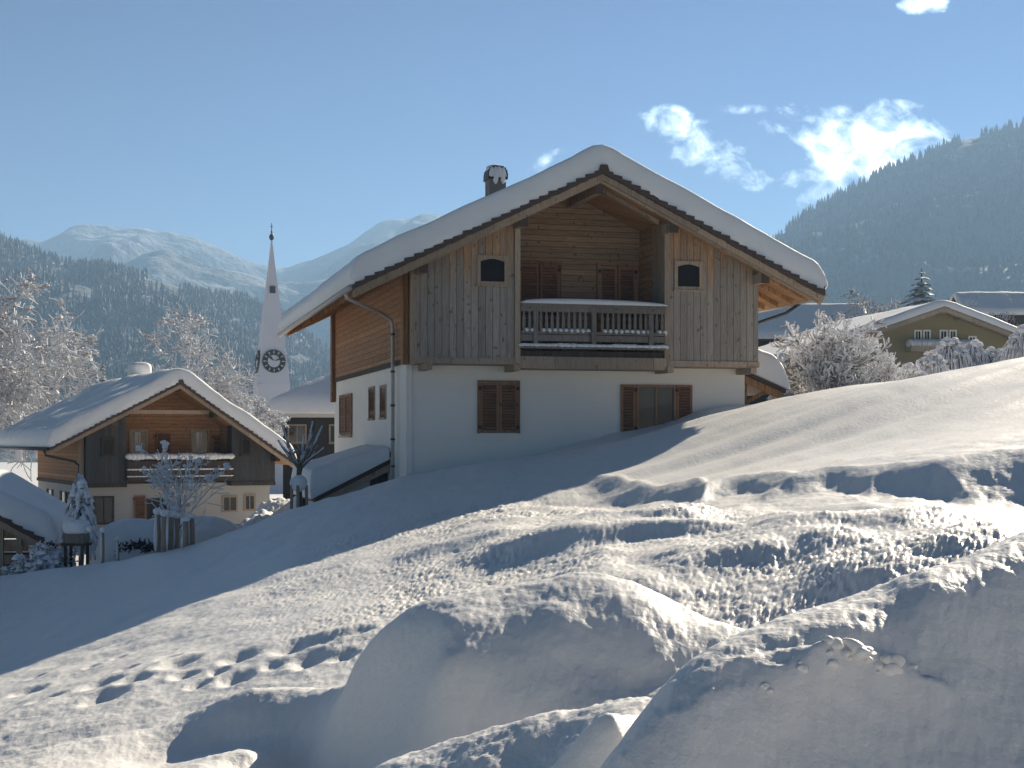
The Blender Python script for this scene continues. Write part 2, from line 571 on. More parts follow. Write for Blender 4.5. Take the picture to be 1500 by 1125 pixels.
BANDS = [ray_ground(870, 800) + (1.9, .30, -.25), ray_ground(1110, 822) + (1.1, .26, .05), ray_ground(1345, 828) + (1.0, .26, .1), ray_ground(690, 800) + (1.2, .14, -.2), ray_ground(960, 770) + (1.4, .22, -.3), ray_ground(1250, 775) + (1.6, .14, 0)]
# churned bands on the face of the bank: ridges that catch the sun
RIDGES = [([face_pt(*q) for q in [(985, 1068), (1030, 1030), (1075, 1003), (1130, 995), (1195, 984)]], .045, .06),
          ([face_pt(*q) for q in [(890, 1124), (950, 1100), (1010, 1082), (1060, 1066), (1110, 1050), (1130, 1030), (1185, 1022), (1230, 1000), (1300, 1008), (1330, 1016)]], .085, .065)]


def height(x, y, detail=True):
    x = np.asarray(x, float)
    y = np.asarray(y, float)
    z = base_h(x, y)
    if not detail:
        return z
    yp = np.maximum(np.abs(y), 1.0)
    px = 750 + F_PX * x / yp
    py = HZ - F_PX * z / yp
    near = (1 - sstep(y, 46, 60)) * sstep(y, 2.0, 3.5)
    # soft wind forms of the open snow
    fl0 = sstep(y, 24, 30) * sstep(px, 850, 950)
    z = z + 0.05 * (1 - .75 * fl0) * near * fbm(x * .55 + 3, y * .35, 3, 5) + 0.10 * (1 - near) * fbm(x * .12, y * .12, 3, 9) * (1 - sstep(y, 80, 200))
    # streaks on the upper field, running with the slope
    fld = sstep(y, 24, 30) * sstep(px, 850, 950)
    u = .78 * y - .62 * x
    v = .78 * x + .62 * y
    z = z + fld * (0.085 * fbm(u * .95 + .3 * perlin(v * .1, u * .1, 23), v * .045 + 2, 2, 21, 0.4))
    # the step at the lower edge of the untouched field
    sc_ = np.array(SCARP)
    s = (np.interp(x, sc_[:, 0], sc_[:, 1]) - y) * .62
    al = (x - sc_[0, 0]) * 1.45
    al = np.clip(al, -3, 13.5)
    ph = al * 1.75 + 1.05 * np.clip(s, -1.2, 1.6) + 1.8 * perlin(al * .3, al * 0, 3)
    scal = (0.66 + .3 * perlin(al * .6 + 4, al * 0, 13)) * np.abs(np.sin(ph)) * (1 - sstep(al, 8, 12) * .55)
    w9 = 1 - sstep(al, 7.0, 9.5)
    scal = scal * w9 + .45 * (1 - w9)
    s = s + scal + (0.12 + .23 * w9) * perlin(x * .4, y * .4, 77) - 0.3
    along_w = sstep(al, 0.8, 3.5)
    rcv = fbm(x * .5, y * .5, 3, 79)
    grow = 0.27 + 0.48 * sstep(al, 7, 13)
    drop = sstep(s, -0.05, 1.0 + grow) * (1 - sstep(s + 1.6 * rcv * w9, 1.6 + 1.6 * sstep(al, 7, 12), 7.5 + 4.5 * sstep(al, 7, 12)))
    lip = np.exp(-((s + .15) / .22) ** 2) * 0.03
    face = np.exp(-((s - .9) / .9) ** 2) * along_w
    z = z + along_w * (-grow * drop + lip) + face * (.022 * fbm(x * 2.2, y * 1.6, 4, 85, .6))
    # churned snow
    top = np.interp(px, [250, 330, 450, 600, 760, 900, 1000, 1250, 1500, 1800], [905, 865, 800, 738, 712, 716, 722, 733, 745, 745])
    bot = np.interp(px, [250, 500, 640, 1500], [930, 955, 1300, 1300])
    ch = sstep(py - top, -4, 22) * (1 - sstep(py - bot, -25, 25)) * sstep(px, 260, 520) * sstep(y, 10.3, 11.6)
    shade_zone = (1 - sstep(py, 868, 880))
    mound_w = (1 - sstep(y, 12.0, 14.0))
    ch = ch * (1 - .93 * mound_w)
    ch_r = ch * sstep(px, 600, 820)
    wx = x + .25 * perlin(x * .9, y * .9, 31)
    wy = y + .25 * perlin(x * .9, y * .9, 37)
    z = z + ch_r * (0.17 * fbm(wx * .34, wy * .27, 2, 41) + 0.05 * (0.5 - np.abs(perlin(wx * .85, wy * .7, 43))))
    patchy = (.55 + .5 * sstep(perlin(x * .28 + 7, y * .22, 49), -.3, .35)) * (.7 + .45 * sstep(perlin(x * .95 + 3, y * .8, 47), -.4, .4))
    z = z + ch * patchy * (0.034 * fbm(wx * 1.9, wy * 1.7, 2, 51) * (.35 + .65 * sstep(px, 500, 850)) + 0.015 * (0.6 - 1.5 * np.abs(perlin(wx * 6.5, wy * 5.2, 53))) + 0.019 * perlin(wx * 14, wy * 12, 57) + 0.017 * perlin(x * 27, y * 23, 59) + .008 * perlin(x * 41, y * 37, 63))
    for (bx, by, rx, hh, sl) in BANDS:
        dx, dy = (x - bx) / rx, y - by - sl * (x - bx)
        dy = dy + .22 * perlin(x * .9, y * .9, 87)
        z = z + hh * np.exp(-dx ** 4) * np.where(dy < 0, np.exp(-(dy / .55) ** 2), np.exp(-(dy / 1.8) ** 2))
    # everything close gets a little roughness
    cl = (1 - sstep(y, 14, 24)) * sstep(y, 2.0, 3.0)
    z = z + cl * ((.18 + .82 * sstep(y, 6.5, 8)) * 0.010 * fbm(x * 5, y * 5, 4, 61, 0.6))
    md = (1 - sstep(y, 13, 15)) * sstep(px, 500, 620)
    z = z + md * (0.020 * (1 - .8 * (1 - sstep(y, 6.5, 8))) * fbm(x * 1.4, y * 1.4, 3, 65) + 0.0045 * fbm(x * 17, y * 15, 2, 67, .7))
    sh = sstep(y, 14, 18) * (1 - ch) * (1 - fld)
    z = z + sh * near * 0.020 * fbm(x * 1.3, y * 1.1, 4, 71, 0.6)
    # foot holes
    for (a, b, s_) in PITS:
        d = np.hypot((x - a) / .19, (y - b) / .25) / s_
        z = z - 0.090 * s_ * np.exp(-d ** 2.4) + 0.012 * s_ * np.exp(-((d - 1.6) / .5) ** 2)
    for (a, b, s_, h) in BUMPS:
        z = z + h * np.exp(-(((x - a) / s_) ** 2 + ((y - b) / (s_ * .8)) ** 2))
    # ridges of crumbled snow on the bank
    for pts, hh, ww in RIDGES:
        s, al = seg_dist(x, y, pts)
        n = 0.65 + 0.5 * perlin(x * 3.1, y * 3.1, 81) + .35 * perlin(x * 7, y * 7, 83)
        prof = np.where(s > 0, np.exp(-(s / (ww * .7)) ** 2), np.exp(-(s / (ww * 1.6)) ** 2))
        fade = sstep(al, 0, .25)
        z = z + hh * prof * n * fade
    bank = sstep(px, 980, 1200) * sstep(y, 2.8, 3.4) * (1 - sstep(y, 4.5, 5.2))
    z = z + (1 - sstep(y, 6.5, 8)) * sstep(y, 2, 3) * sstep(px, 850, 900) * .0035 * fbm(x * 14, y * 12, 3, 97, .7)
    z = z + bank * (0.07 * fbm(x * 1.9, y * 1.9, 4, 91, .5) + .012 * (0.5 - np.abs(perlin(x * 6, y * 6, 95))))
    return z


def ground_at(x, y):
    return float(height(np.array([x]), np.array([y]))[0])


ys = np.concatenate([-np.geomspace(60, 1.0, 14), np.linspace(-.8, 2.6, 18), np.geomspace(2.7, 62, 900), np.geomspace(63, 5500, 90)])
uc = np.concatenate([-np.geomspace(6, .44, 26), np.linspace(-.42, .42, 860), np.geomspace(.44, 6, 26)])
uc = np.where(np.abs(uc) > 1.2, uc, uc)
wd = np.maximum(np.abs(ys), 3.0)
X = np.clip(uc[None, :] * wd[:, None], -7000 + uc[None, :], 7000 + uc[None, :])
Yg = np.repeat(ys[:, None], uc.size, 1)
Z = height(X, Yg)
g = mesh_np('snow_field', np.stack([X, Yg, Z], -1).reshape(-1, 3), grid_faces(len(ys), uc.size), M['ground'])
tag(g, kind='structure')


# ------------------------------------------------------------------ hills and forest
def ridge(name, prof, yc, yf, yb, mat, seed, bumps=10, foot_z=-22, z_gamma=1.0, nx=340, ny=70, rough=1.0, freq=1.0):
    """prof: crest line as photo pixels at distance yc; the slope runs down to foot_z at yf and down again to yb"""
    pp = np.array(prof, float)
    pxs = np.linspace(pp[0, 0], pp[-1, 0], nx)
    cz = (HZ - np.interp(pxs, pp[:, 0], pp[:, 1])) / F_PX * yc
    ksm = 3
    cz = np.convolve(np.pad(cz, ksm, mode='edge'), np.ones(2 * ksm + 1) / (2 * ksm + 1), 'valid')
    xc = (pxs - 750) / F_PX * yc
    tt = np.linspace(0, 1, ny)
    nback = 14
    rows = []
    for q in tt:
        y = yf + (yc - yf) * q
        z = foot_z + (cz - foot_z) * (q ** z_gamma)
        rows.append((xc, np.full(nx, y), z, np.full(nx, q)))
    for q in np.linspace(0.08, 1, nback):
        y = yc + (yb - yc) * q
        z = cz + (foot_z - cz) * q
        rows.append((xc, np.full(nx, y), z, np.full(nx, 1 - q)))
    X = np.stack([r[0] for r in rows])
    Y = np.stack([r[1] for r in rows])
    Z = np.stack([r[2] for r in rows])
    Q = np.stack([r[3] for r in rows])
    L = yc / 9.0 / freq
    n = fbm(X / L + seed, Y / L, 5, seed, 0.5)
    n = n + .5 * (0.35 - np.abs(fbm(X / L * 1.3 + 5, Y / L * .8, 4, seed + 20, 0.5)))
    env = np.clip(Q * 3, 0, 1) * (1 - 0.85 * np.exp(-((Y - yc) / (0.06 * yc)) ** 2))
    Z = Z + n * bumps * env + fbm(X / (L * .12), Y / (L * .12), 3, seed + 3) * bumps * .10 * rough
    o = mesh_np(name, np.stack([X, Y, Z], -1).reshape(-1, 3), grid_faces(X.shape[0], nx), mat)
    tag(o, kind='structure')

    def sample(u, q):
        """bilinear lookup; u in 0..1 across, q in 0..1 up the front slope"""
        fi, fj = q * (ny - 1), u * (nx - 1)
        i0 = np.clip(fi.astype(int), 0, ny - 2)
        j0 = np.clip(fj.astype(int), 0, nx - 2)
        a, b = fi - i0, fj - j0

        def bl(A):
            return (A[i0, j0] * (1 - a) * (1 - b) + A[i0 + 1, j0] * a * (1 - b) + A[i0, j0 + 1] * (1 - a) * b + A[i0 + 1, j0 + 1] * a * b)
        return bl(X), bl(Y), bl(Z)
    return sample


def slope_mat(name, snow, dark, scale, lo, hi):
    m, t, b = new_mat(name)
    v = coords(t)
    n = t.noise(v, scale, 8, 0.68)
    g = t.node('ShaderNodeNewGeometry')
    s = t.node('ShaderNodeSeparateXYZ', ins={'Vector': g.outputs['Normal']})
    f = t.math('ADD', n, t.math('MULTIPLY', t.math('SUBTRACT', s.outputs['Z'], 0.85), 0.9))
    t.put(b.inputs['Base Color'], t.mix(t.ramp(f, lo, hi), dark, snow))
    b.inputs['Roughness'].default_value = 0.9
    t.put(b.inputs['Normal'], t.bump(t.noise(v, scale * 3, 6), 1.0, 0.2 / scale))
    return m


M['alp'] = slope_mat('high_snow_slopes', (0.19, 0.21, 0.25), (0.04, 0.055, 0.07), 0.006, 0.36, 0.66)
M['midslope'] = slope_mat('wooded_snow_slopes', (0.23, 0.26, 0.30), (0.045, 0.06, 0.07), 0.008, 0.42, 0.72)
M['forest_floor'] = slope_mat('forest_floor', (0.30, 0.33, 0.36), (0.04, 0.055, 0.055), 0.02, 0.5, 0.85)

ridge('snowy_mountain', [(-900, 420), (-400, 370), (-100, 352), (0, 348), (40, 357), (75, 354), (95, 338), (108, 329), (130, 328), (190, 336), (240, 341), (300, 353), (340, 366), (375, 384), (410, 387), (450, 383), (470, 374), (485, 366), (500, 362),
                         (515, 352), (528, 345), (540, 330), (552, 325), (580, 322), (640, 316), (720, 300), (850, 330), (1000, 350), (1300, 340), (1700, 300), (2400, 330)],
      3600, 2400, 4800, M['alp'], 3, 85, foot_z=40, nx=560, ny=110, rough=.35, freq=1.1)
ridge('wooded_ridge', [(-900, 440), (0, 415), (120, 400), (175, 392), (195, 375), (215, 366), (250, 368), (290, 384), (330, 397), (390, 412), (430, 420), (470, 412), (520, 395), (600, 372), (760, 360), (1000, 380), (1500, 380), (2200, 420)],
      2700, 2000, 3500, M['midslope'], 8, 45, foot_z=-20, nx=420, ny=80, rough=.9, freq=1.3)
left_s = ridge('forest_hill', [(-1100, 300), (-500, 310), (-100, 338), (0, 352), (60, 370), (110, 386), (160, 393), (210, 408), (250, 415), (300, 432), (350, 441), (400, 463), (440, 488), (480, 518), (560, 555), (650, 600), (750, 636), (900, 660)],
               1700, 760, 2300, M['forest_floor'], 12, 26, foot_z=-24, nx=420, ny=80)
right_s = ridge('steep_forest_hill', [(930, 600), (1000, 430), (1060, 385), (1100, 362), (1135, 343), (1160, 324), (1200, 299), (1240, 283), (1290, 259), (1320, 244), (1360, 225), (1400, 210), (1450, 197), (1500, 184), (1600, 160), (1800, 130), (2200, 120), (3000, 200)],
                1900, 800, 2600, M['forest_floor'], 15, 40, foot_z=-24, nx=420, ny=80)


def conifer_proto(rng, tiers=6, sides=6):
    """a jagged tiered cone of height 1, radius about .17"""
    V, Fc = [], []
    for k in range(tiers):
        z0 = 0.06 + 0.88 * k / tiers
        z1 = z0 + 0.88 / tiers * 1.9
        r = 0.19 * (1 - k / tiers) ** 0.85 + 0.012
        b = len(V)
        V.append((rng.uniform(-.01, .01), rng.uniform(-.01, .01), min(z1, 1.0)))
        ph = rng.uniform(0, 6)
        for j in range(sides * 2):
            a = ph + math.pi * j / sides
            rr = r * (rng.uniform(.85, 1.2) if j % 2 == 0 else rng.uniform(.5, .7))
            V.append((rr * math.cos(a), rr * math.sin(a), z0 - (0.03 if j % 2 == 0 else -0.02) + rng.uniform(-.012, .012)))
        n = sides * 2
        for j in range(n):
            Fc.append((b, b + 1 + j, b + 1 + (j + 1) % n))
    return np.array(V), np.array(Fc)


def forest(name, sample, count, hmin, hmax, mat, seed, umin, umax, qmin, qmax, label, clear=None, crest=0):
    rs = np.random.RandomState(seed)
    rng = random.Random(seed)
    protos = [conifer_proto(rng, 4, 4) for _ in range(6)]
    u = rs.uniform(umin, umax, count)
    q = rs.uniform(qmin, qmax, count)
    if crest:
        u = np.concatenate([u, rs.uniform(umin, umax, crest)])
        q = np.concatenate([q, rs.uniform(.965, 1.0, crest)])
    x, y, z = sample(u, q)
    px = 750 + F_PX * x / y
    py = HZ - F_PX * z / y
    keep = np.ones(len(u), bool)
    if clear:
        for (cx, cy, rx, ry) in clear:
            keep &= (((px - cx) / rx) ** 2 + ((py - cy) / ry) ** 2) > 1
    keep &= (fbm(x / 90, y / 90, 3, seed) > -0.55)
    x, y, z = x[keep], y[keep], z[keep]
    n = len(x)
    hs = rs.uniform(hmin, hmax, n) * (1 + .25 * perlin(x / 60, y / 60, seed + 1))
    Vs, Fs, off = [], [], 0
    for i in range(n):
        V, Fc = protos[i % 6]
        a = rs.rand() * 6.28
        c, s = math.cos(a), math.sin(a)
        h = hs[i]
        w_ = h * rs.uniform(.85, 1.15)
        W = np.empty_like(V)
        W[:, 0] = x[i] + (V[:, 0] * c - V[:, 1] * s) * w_
        W[:, 1] = y[i] + (V[:, 0] * s + V[:, 1] * c) * w_
        W[:, 2] = z[i] - .4 + V[:, 2] * h
        Vs.append(W)
        Fs.append(Fc + off)
        off += len(V)
    o = mesh_np(name, np.concatenate(Vs), np.concatenate(Fs), mat, smooth=False)
    tag(o, label, 'forest', kind='stuff')


forest('snowy_forest', left_s, 17000, 8, 14, M['forest'], 5, 0.42, 0.96, 0.18, 1.0, 'frosted conifer forest covering the dark slope behind the village and the church spire',
       clear=[(232, 416, 26, 9), (262, 424, 20, 8), (300, 408, 14, 6), (440, 530, 16, 9)], crest=900)
forest('shaded_forest', right_s, 17000, 8, 14, M['forest2'], 6, 0.02, 0.62, 0.2, 1.0, 'dense hazy conifer forest on the steep hill rising behind the right eave of the big chalet', crest=900)


# ------------------------------------------------------------------ haze
def haze_box():
    x0, x1, y0, y1, z0, z1 = -7500, 7500, -400, 6600, -60, 640
    V = [(x, y, z) for x in (x0, x1) for y in (y0, y1) for z in (z0, z1)]
    Fc = [(0, 1, 3, 2), (4, 6, 7, 5), (0, 4, 5, 1), (2, 3, 7, 6), (0, 2, 6, 4), (1, 5, 7, 3)]
    m = bpy.data.materials.new('haze_air')
    m.use_nodes = True
    t = NT(m.node_tree)
    t.n.clear()
    out = t.node('ShaderNodeOutputMaterial')
    pv = t.node('ShaderNodeVolumePrincipled', ins={'Color': (0.37, 0.62, 0.98), 'Density': 0.00027, 'Anisotropy': 0.2})
    t.l.new(pv.outputs[0], out.inputs['Volume'])
    me = bpy.data.meshes.new('haze')
    me.from_pydata(V, [], Fc)
    me.update()
    o = bpy.data.objects.new('haze', me)
    me.materials.append(m)
    COL.objects.link(o)
    tag(o, kind='stuff')


haze_box()


# ------------------------------------------------------------------ mesh builder for built things
class MB:
    def __init__(s):
        s.v, s.f = [], []

    def pts(s, P_, Fc):
        b = len(s.v)
        s.v += [tuple(p) for p in P_]
        s.f += [tuple(i + b for i in f) for f in Fc]
        return s

    def box(s, x0, x1, y0, y1, z0, z1):
        P_ = [(x0, y0, z0), (x1, y0, z0), (x1, y1, z0), (x0, y1, z0), (x0, y0, z1), (x1, y0, z1), (x1, y1, z1), (x0, y1, z1)]
        return s.pts(P_, [(0, 3, 2, 1), (4, 5, 6, 7), (0, 1, 5, 4), (1, 2, 6, 5), (2, 3, 7, 6), (3, 0, 4, 7)])

    def prism(s, poly, y0, y1, axis='y'):
        """polygon (x,z) run along y, or (y,z) run along x, or (x,y) run along z"""
        n = len(poly)
        if axis == 'y':
            A = [(a, y0, b) for a, b in poly]
            B = [(a, y1, b) for a, b in poly]
        elif axis == 'x':
            A = [(y0, a, b) for a, b in poly]
            B = [(y1, a, b) for a, b in poly]
        else:
            A = [(a, b, y0) for a, b in poly]
            B = [(a, b, y1) for a, b in poly]
        return s.pts(A + B, [tuple(range(n)), tuple(range(2 * n - 1, n - 1, -1))] + [(i, i + n, (i + 1) % n + n, (i + 1) % n) for i in range(n)])

    def tube(s, pts, rad, n=6, cap=True):
        pts = [Vector(p) for p in pts]
        if not hasattr(rad, '__len__'):
            rad = [rad] * len(pts)
        b = len(s.v)
        for i, p in enumerate(pts):
            d = (pts[min(i + 1, len(pts) - 1)] - pts[max(i - 1, 0)])
            d = d.normalized() if d.length > 1e-9 else Vector((0, 0, 1))
            u = d.cross(Vector((0, 0, 1)) if abs(d.z) < .95 else Vector((1, 0, 0))).normalized()
            v = d.cross(u)
            for j in range(n):
                a = 2 * math.pi * j / n
                q = p + (u * math.cos(a) + v * math.sin(a)) * rad[i]
                s.v.append(tuple(q))
        for i in range(len(pts) - 1):
            for j in range(n):
                s.f.append((b + i * n + j, b + i * n + (j + 1) % n, b + (i + 1) * n + (j + 1) % n, b + (i + 1) * n + j))
        if cap:
            s.f.append(tuple(b + j for j in range(n))[::-1])
            s.f.append(tuple(b + (len(pts) - 1) * n + j for j in range(n)))
        return s

    def blob(s, c, r, seed=0, nu=14, nv=9, amp=.18, flat_bottom=None, pw=1.0):
        b = len(s.v)
        rng = np.random.RandomState(seed)
        ph = rng.rand(6) * 6.28
        for i in range(nv + 1):
            th = math.pi * i / nv
            for j in range(nu):
                a = 2 * math.pi * j / nu
                k = 1 + amp * (math.sin(2 * a + ph[0]) * math.sin(th + ph[1]) + .6 * math.sin(3 * a + ph[2]) * math.sin(2 * th + ph[3]) + .4 * math.sin(5 * a + ph[4]) * math.sin(3 * th + ph[5])) * math.sin(th)
                x, y, z = math.sin(th) * math.cos(a) * k, math.sin(th) * math.sin(a) * k, math.cos(th) * (1 + .3 * (k - 1))
                if pw != 1.0:
                    x, y, z = (math.copysign(abs(q) ** pw, q) for q in (x, y, z))
                if flat_bottom is not None:
                    z = max(z, flat_bottom)
                s.v.append((c[0] + x * r[0], c[1] + y * r[1], c[2] + z * r[2]))
        for i in range(nv):
            for j in range(nu):
                s.f.append((b + i * nu + j, b + (i + 1) * nu + j, b + (i + 1) * nu + (j + 1) % nu, b + i * nu + (j + 1) % nu))
        return s

    def build(s, name, mat, parent=None, zoff=0.0, smooth=False):
        me = bpy.data.meshes.new(name)
        me.from_pydata([(x, y, z - zoff) for x, y, z in s.v], [], s.f)
        me.update()
        if smooth:
            me.polygons.foreach_set('use_smooth', [True] * len(me.polygons))
        if mat:
            me.materials.append(mat)
        o = bpy.data.objects.new(name, me)
        COL.objects.link(o)
        if parent:
            o.parent = parent
        return o


class Frame:
    """ground-plan frame of a building: front left corner seen at column px, distance Y, turned by deg"""
    def __init__(s, px, Y, deg):
        s.a = R(deg)
        s.O = ((px - 750) / F_PX * Y, Y)
        s.r = (math.cos(s.a), math.sin(s.a))
        s.d = (-math.sin(s.a), math.cos(s.a))

    def fac(s, px, py, y=0):
        ox = s.O[0] + s.d[0] * y
        oy = s.O[1] + s.d[1] * y
        k = (px - 750) / F_PX
        q = (k * oy - ox) / (s.r[0] - k * s.r[1])
        return q, (HZ - py) / F_PX * (oy + q * s.r[1])

    def world(s, x, y):
        return (s.O[0] + s.r[0] * x + s.d[0] * y, s.O[1] + s.r[1] * x + s.d[1] * y)


def snow_slab(name, prof, y0, y1, thick, mat, parent, zoff, seed=0, edge=0.35, end_edge=0.5, ny=46, sub=46, wav=0.05, overhang=0.06, taper=0.0, ridge_r=0.9):
    """snow lying on a roof: prof is the roof line (x,z) from left eave over the ridge to right eave"""
    pr = np.array(prof, float)
    segl = np.hypot(*(pr[1:] - pr[:-1]).T)
    L = np.concatenate([[0], np.cumsum(segl)])
    T = L[-1]
    tt = np.unique(np.concatenate([np.linspace(0, T, sub), [0.03, .08, .15, .25, .4, T - .03, T - .08, T - .15, T - .25, T - .4], L]))
    tt = tt[(tt >= 0) & (tt <= T)]
    bx = np.interp(tt, L, pr[:, 0])
    bz = np.interp(tt, L, pr[:, 1])
    # smoothed line for the top so that the snow rounds over the ridge
    k = 41
    fine = np.linspace(0, T, 1000)
    fx, fz = np.interp(fine, L, pr[:, 0]), np.interp(fine, L, pr[:, 1])
    kk = max(3, int(ridge_r / T * 1000)) | 1
    fzs = np.convolve(np.pad(fz, kk, mode='reflect', reflect_type='odd'), np.ones(2 * kk + 1) / (2 * kk + 1), 'valid')
    tz = np.interp(tt, fine, fzs)
    e = np.minimum(tt, T - tt)
    hx = np.sqrt(np.clip(1 - (1 - np.clip(e / end_edge, 0, 1)) ** 2, 0, 1))
    yedge = [0, .02, .05, .1, .18, .28, .4, .6]
    yy_ = np.unique(np.concatenate([[y0 + a * edge / .4 for a in yedge], np.linspace(y0 + edge * 1.6, y1 - edge * 1.6, ny), [y1 - a * edge / .4 for a in yedge]]))
    nt, nyy = len(tt), len(yy_)
    TT, YY = np.meshgrid(tt, yy_)
    ey = np.minimum(YY - y0, y1 - YY)
    hy_ = np.sqrt(np.clip(1 - (1 - np.clip(ey / edge, 0, 1)) ** 2, 0, 1))
    n = fbm(TT * .45 + seed, YY * .45, 3, seed + 11)
    th = thick * (1 + taper * (TT / T - .5)) * (1 + wav * 2.2 * n)
    Hh = 0.05 + th * np.repeat(hx[None], nyy, 0) * hy_
    BX = np.repeat(bx[None], nyy, 0)
    BZ = np.repeat(bz[None], nyy, 0)
    TZ = np.repeat(tz[None], nyy, 0)
    # belly out a little over the edge
    side_x = np.where(TT < T / 2, -1, 1) * overhang * np.clip(1 - e[None] / .5, 0, 1)
    wob = 0.05 * fbm(TT * 1.1, YY * 1.3, 3, seed + 5)
    top = np.stack([BX + side_x * (Hh > .15), YY + wob, np.maximum(TZ + Hh, BZ + .04)], -1).reshape(-1, 3)
    bot = np.stack([BX, YY, BZ], -1).reshape(-1, 3)
    N = nyy * nt
    gf = grid_faces(nyy, nt)
    rim = [i for i in range(nt)] + [nt * (r + 1) - 1 for r in range(1, nyy)] + [N - 1 - i for i in range(1, nt)] + [nt * r for r in range(nyy - 2, 0, -1)]
    rim = np.array(rim)
    nx_ = np.roll(rim, -1)
    co = np.concatenate([top, bot])
    co[:, 2] -= zoff
    fc = np.concatenate([gf, gf[:, ::-1] + N, np.stack([rim, rim + N, nx_ + N, nx_], 1)])
    o = mesh_np(name, co, fc, mat, True)
    o.parent = parent
    return o


def roof_parts(parent, zb, prof, y0, y1, deck=.12, board=.26, mats=('beam', 'tile', 'soffit'), second=True, tiles=True, seed=1):
    """roof deck with its boards; prof is the line the snow lies on"""
    (xl, zl), (xa, za), (xr, zr) = prof
    b = MB()
    b.prism([(xl, zl - deck), (xa, za - deck), (xr, zr - deck), (xr, zr), (xa, za), (xl, zl)], y0 + .05, y1)
    rf = b.build('roof', M[mats[2]], parent, zb)
    rng = random.Random(seed)
    for (x0, z0, x1, z1) in ((xl, zl, xa, za), (xa, za, xr, zr)):
        q = MB()
        o_ = deck * .55
        q.prism([(x0, z0 - o_ - board), (x1, z1 - o_ - board), (x1, z1 - o_), (x0, z0 - o_)], y0 - .05, y0 + .05)
        q.build('bargeboard', M[mats[0]], rf)
        rf_children.append((q, zb))
        o2 = bpy.data.objects[-1] if False else None
    tb = MB()
    if tiles:
        for (x0, z0, x1, z1) in ((xl, zl, xa, za), (xr, zr, xa, za)):
            L = math.hypot(x1 - x0, z1 - z0)
            n = int(L / .30)
            sg = 1 if x1 > x0 else -1
            for i in range(n):
                a0, a1 = i / n, (i + 1.25) / n
                dz0 = rng.uniform(-.015, .02)
                xx0, zz0 = x0 + (x1 - x0) * a0, z0 + (z1 - z0) * a0
                xx1, zz1 = x0 + (x1 - x0) * min(a1, 1), z0 + (z1 - z0) * min(a1, 1)
                tb.prism([(xx0, zz0 - .06 + dz0), (xx1, zz1 - .07), (xx1, zz1 - .01), (xx0, zz0 + .055 + dz0)][::sg], y0 - .16, y0 + .3)
        tb.prism([(xa - .15, za - .06), (xa + .15, za - .06), (xa + .09, za + .1), (xa - .09, za + .1)], y0 - .2, y0 + .6)
        tb.build('verge_tiles', M[mats[1]], rf, zb)
    return rf


rf_children = []


def roof_full(parent, zb, prof, y0, y1, deck=.12, board=.26, mats=('beam', 'tile', 'soffit'), tiles=True, seed=1):
    (xl, zl), (xa, za), (xr, zr) = prof
    b = MB()
    b.prism([(xl, zl - deck), (xa, za - deck), (xr, zr - deck), (xr, zr), (xa, za), (xl, zl)], y0 + .06, y1)
    rf = b.build('roof', M[mats[2]], parent, zb)
    rng = random.Random(seed)
    for (x0, z0, x1, z1) in ((xl, zl, xa, za), (xa, za, xr, zr)):
        q = MB()
        o_ = .07
        q.prism([(x0, z0 - o_ - board), (x1, z1 - o_ - board), (x1, z1 - o_), (x0, z0 - o_)], y0 - .04, y0 + .058)
        q.build('bargeboard', M[mats[0]], rf, zb)
    if tiles:
        tb = MB()
        for (x0, z0, x1, z1) in ((xl, zl, xa, za), (xr, zr, xa, za)):
            L = math.hypot(x1 - x0, z1 - z0)
            n = int(L / .30)
            sg = 1 if x1 > x0 else -1
            for i in range(n):
                a0, a1 = i / n, (i + 1.25) / n
                dz0 = rng.uniform(-.02, .03)
                xx0, zz0 = x0 + (x1 - x0) * a0, z0 + (z1 - z0) * a0
                xx1, zz1 = x0 + (x1 - x0) * min(a1, 1), z0 + (z1 - z0) * min(a1, 1)
                tb.prism([(xx0, zz0 - .10 + dz0), (xx1, zz1 - .11), (xx1, zz1 - .01), (xx0, zz0 + .075 + dz0)][::sg], y0 - .16 - rng.uniform(0, .03), y0 + .3)
        tb.prism([(xa - .16, za - .09), (xa + .16, za - .09), (xa + .10, za + .13), (xa - .10, za + .13)], y0 - .2, y0 + .6)
        tb.build('verge_tiles', M[mats[1]], rf, zb)
    return rf


def window(parent, zb, x0, x1, z0, z1, y, frame=M['trim'], pane=M['glass'], fw=.07, arch=False, proud=.05, mull=True, sill=True):
    f = MB()
    f.box(x0, x0 + fw, y - proud, y + .02, z0, z1).box(x1 - fw, x1, y - proud, y + .02, z0, z1)
    f.box(x0 + fw, x1 - fw, y - proud, y + .02, z0, z0 + fw)
    if arch:
        n = 8
        top = [(x0 + fw, z1), (x0 + fw, z1 - fw * 1.7)]
        for i in range(n + 1):
            q = i / n
            top.append((x0 + fw + (x1 - x0 - 2 * fw) * q, z1 - fw * 1.7 + fw * .75 * math.sin(math.pi * q)))
        top += [(x1 - fw, z1)]
        f.prism(top[::-1], y - proud + .003, y + .02)
    else:
        f.box(x0 + fw, x1 - fw, y - proud, y + .02, z1 - fw, z1)
    if mull:
        xm = (x0 + x1) / 2
        f.box(xm - .025, xm + .025, y - proud + .02, y + .02, z0 + fw, z1 - fw * (2.4 if arch else 1))
    fo = f.build('window', frame, parent, zb)
    MB().box(x0 + fw * .5, x1 - fw * .5, y - .012, y + .004, z0 + fw * .5, z1 - fw * .5).build('pane', pane, fo, zb)
    if sill:
        MB().box(x0 - .04, x1 + .04, y - proud - .05, y + .02, z0 - .05, z0).build('sill', frame, fo, zb)
    return fo


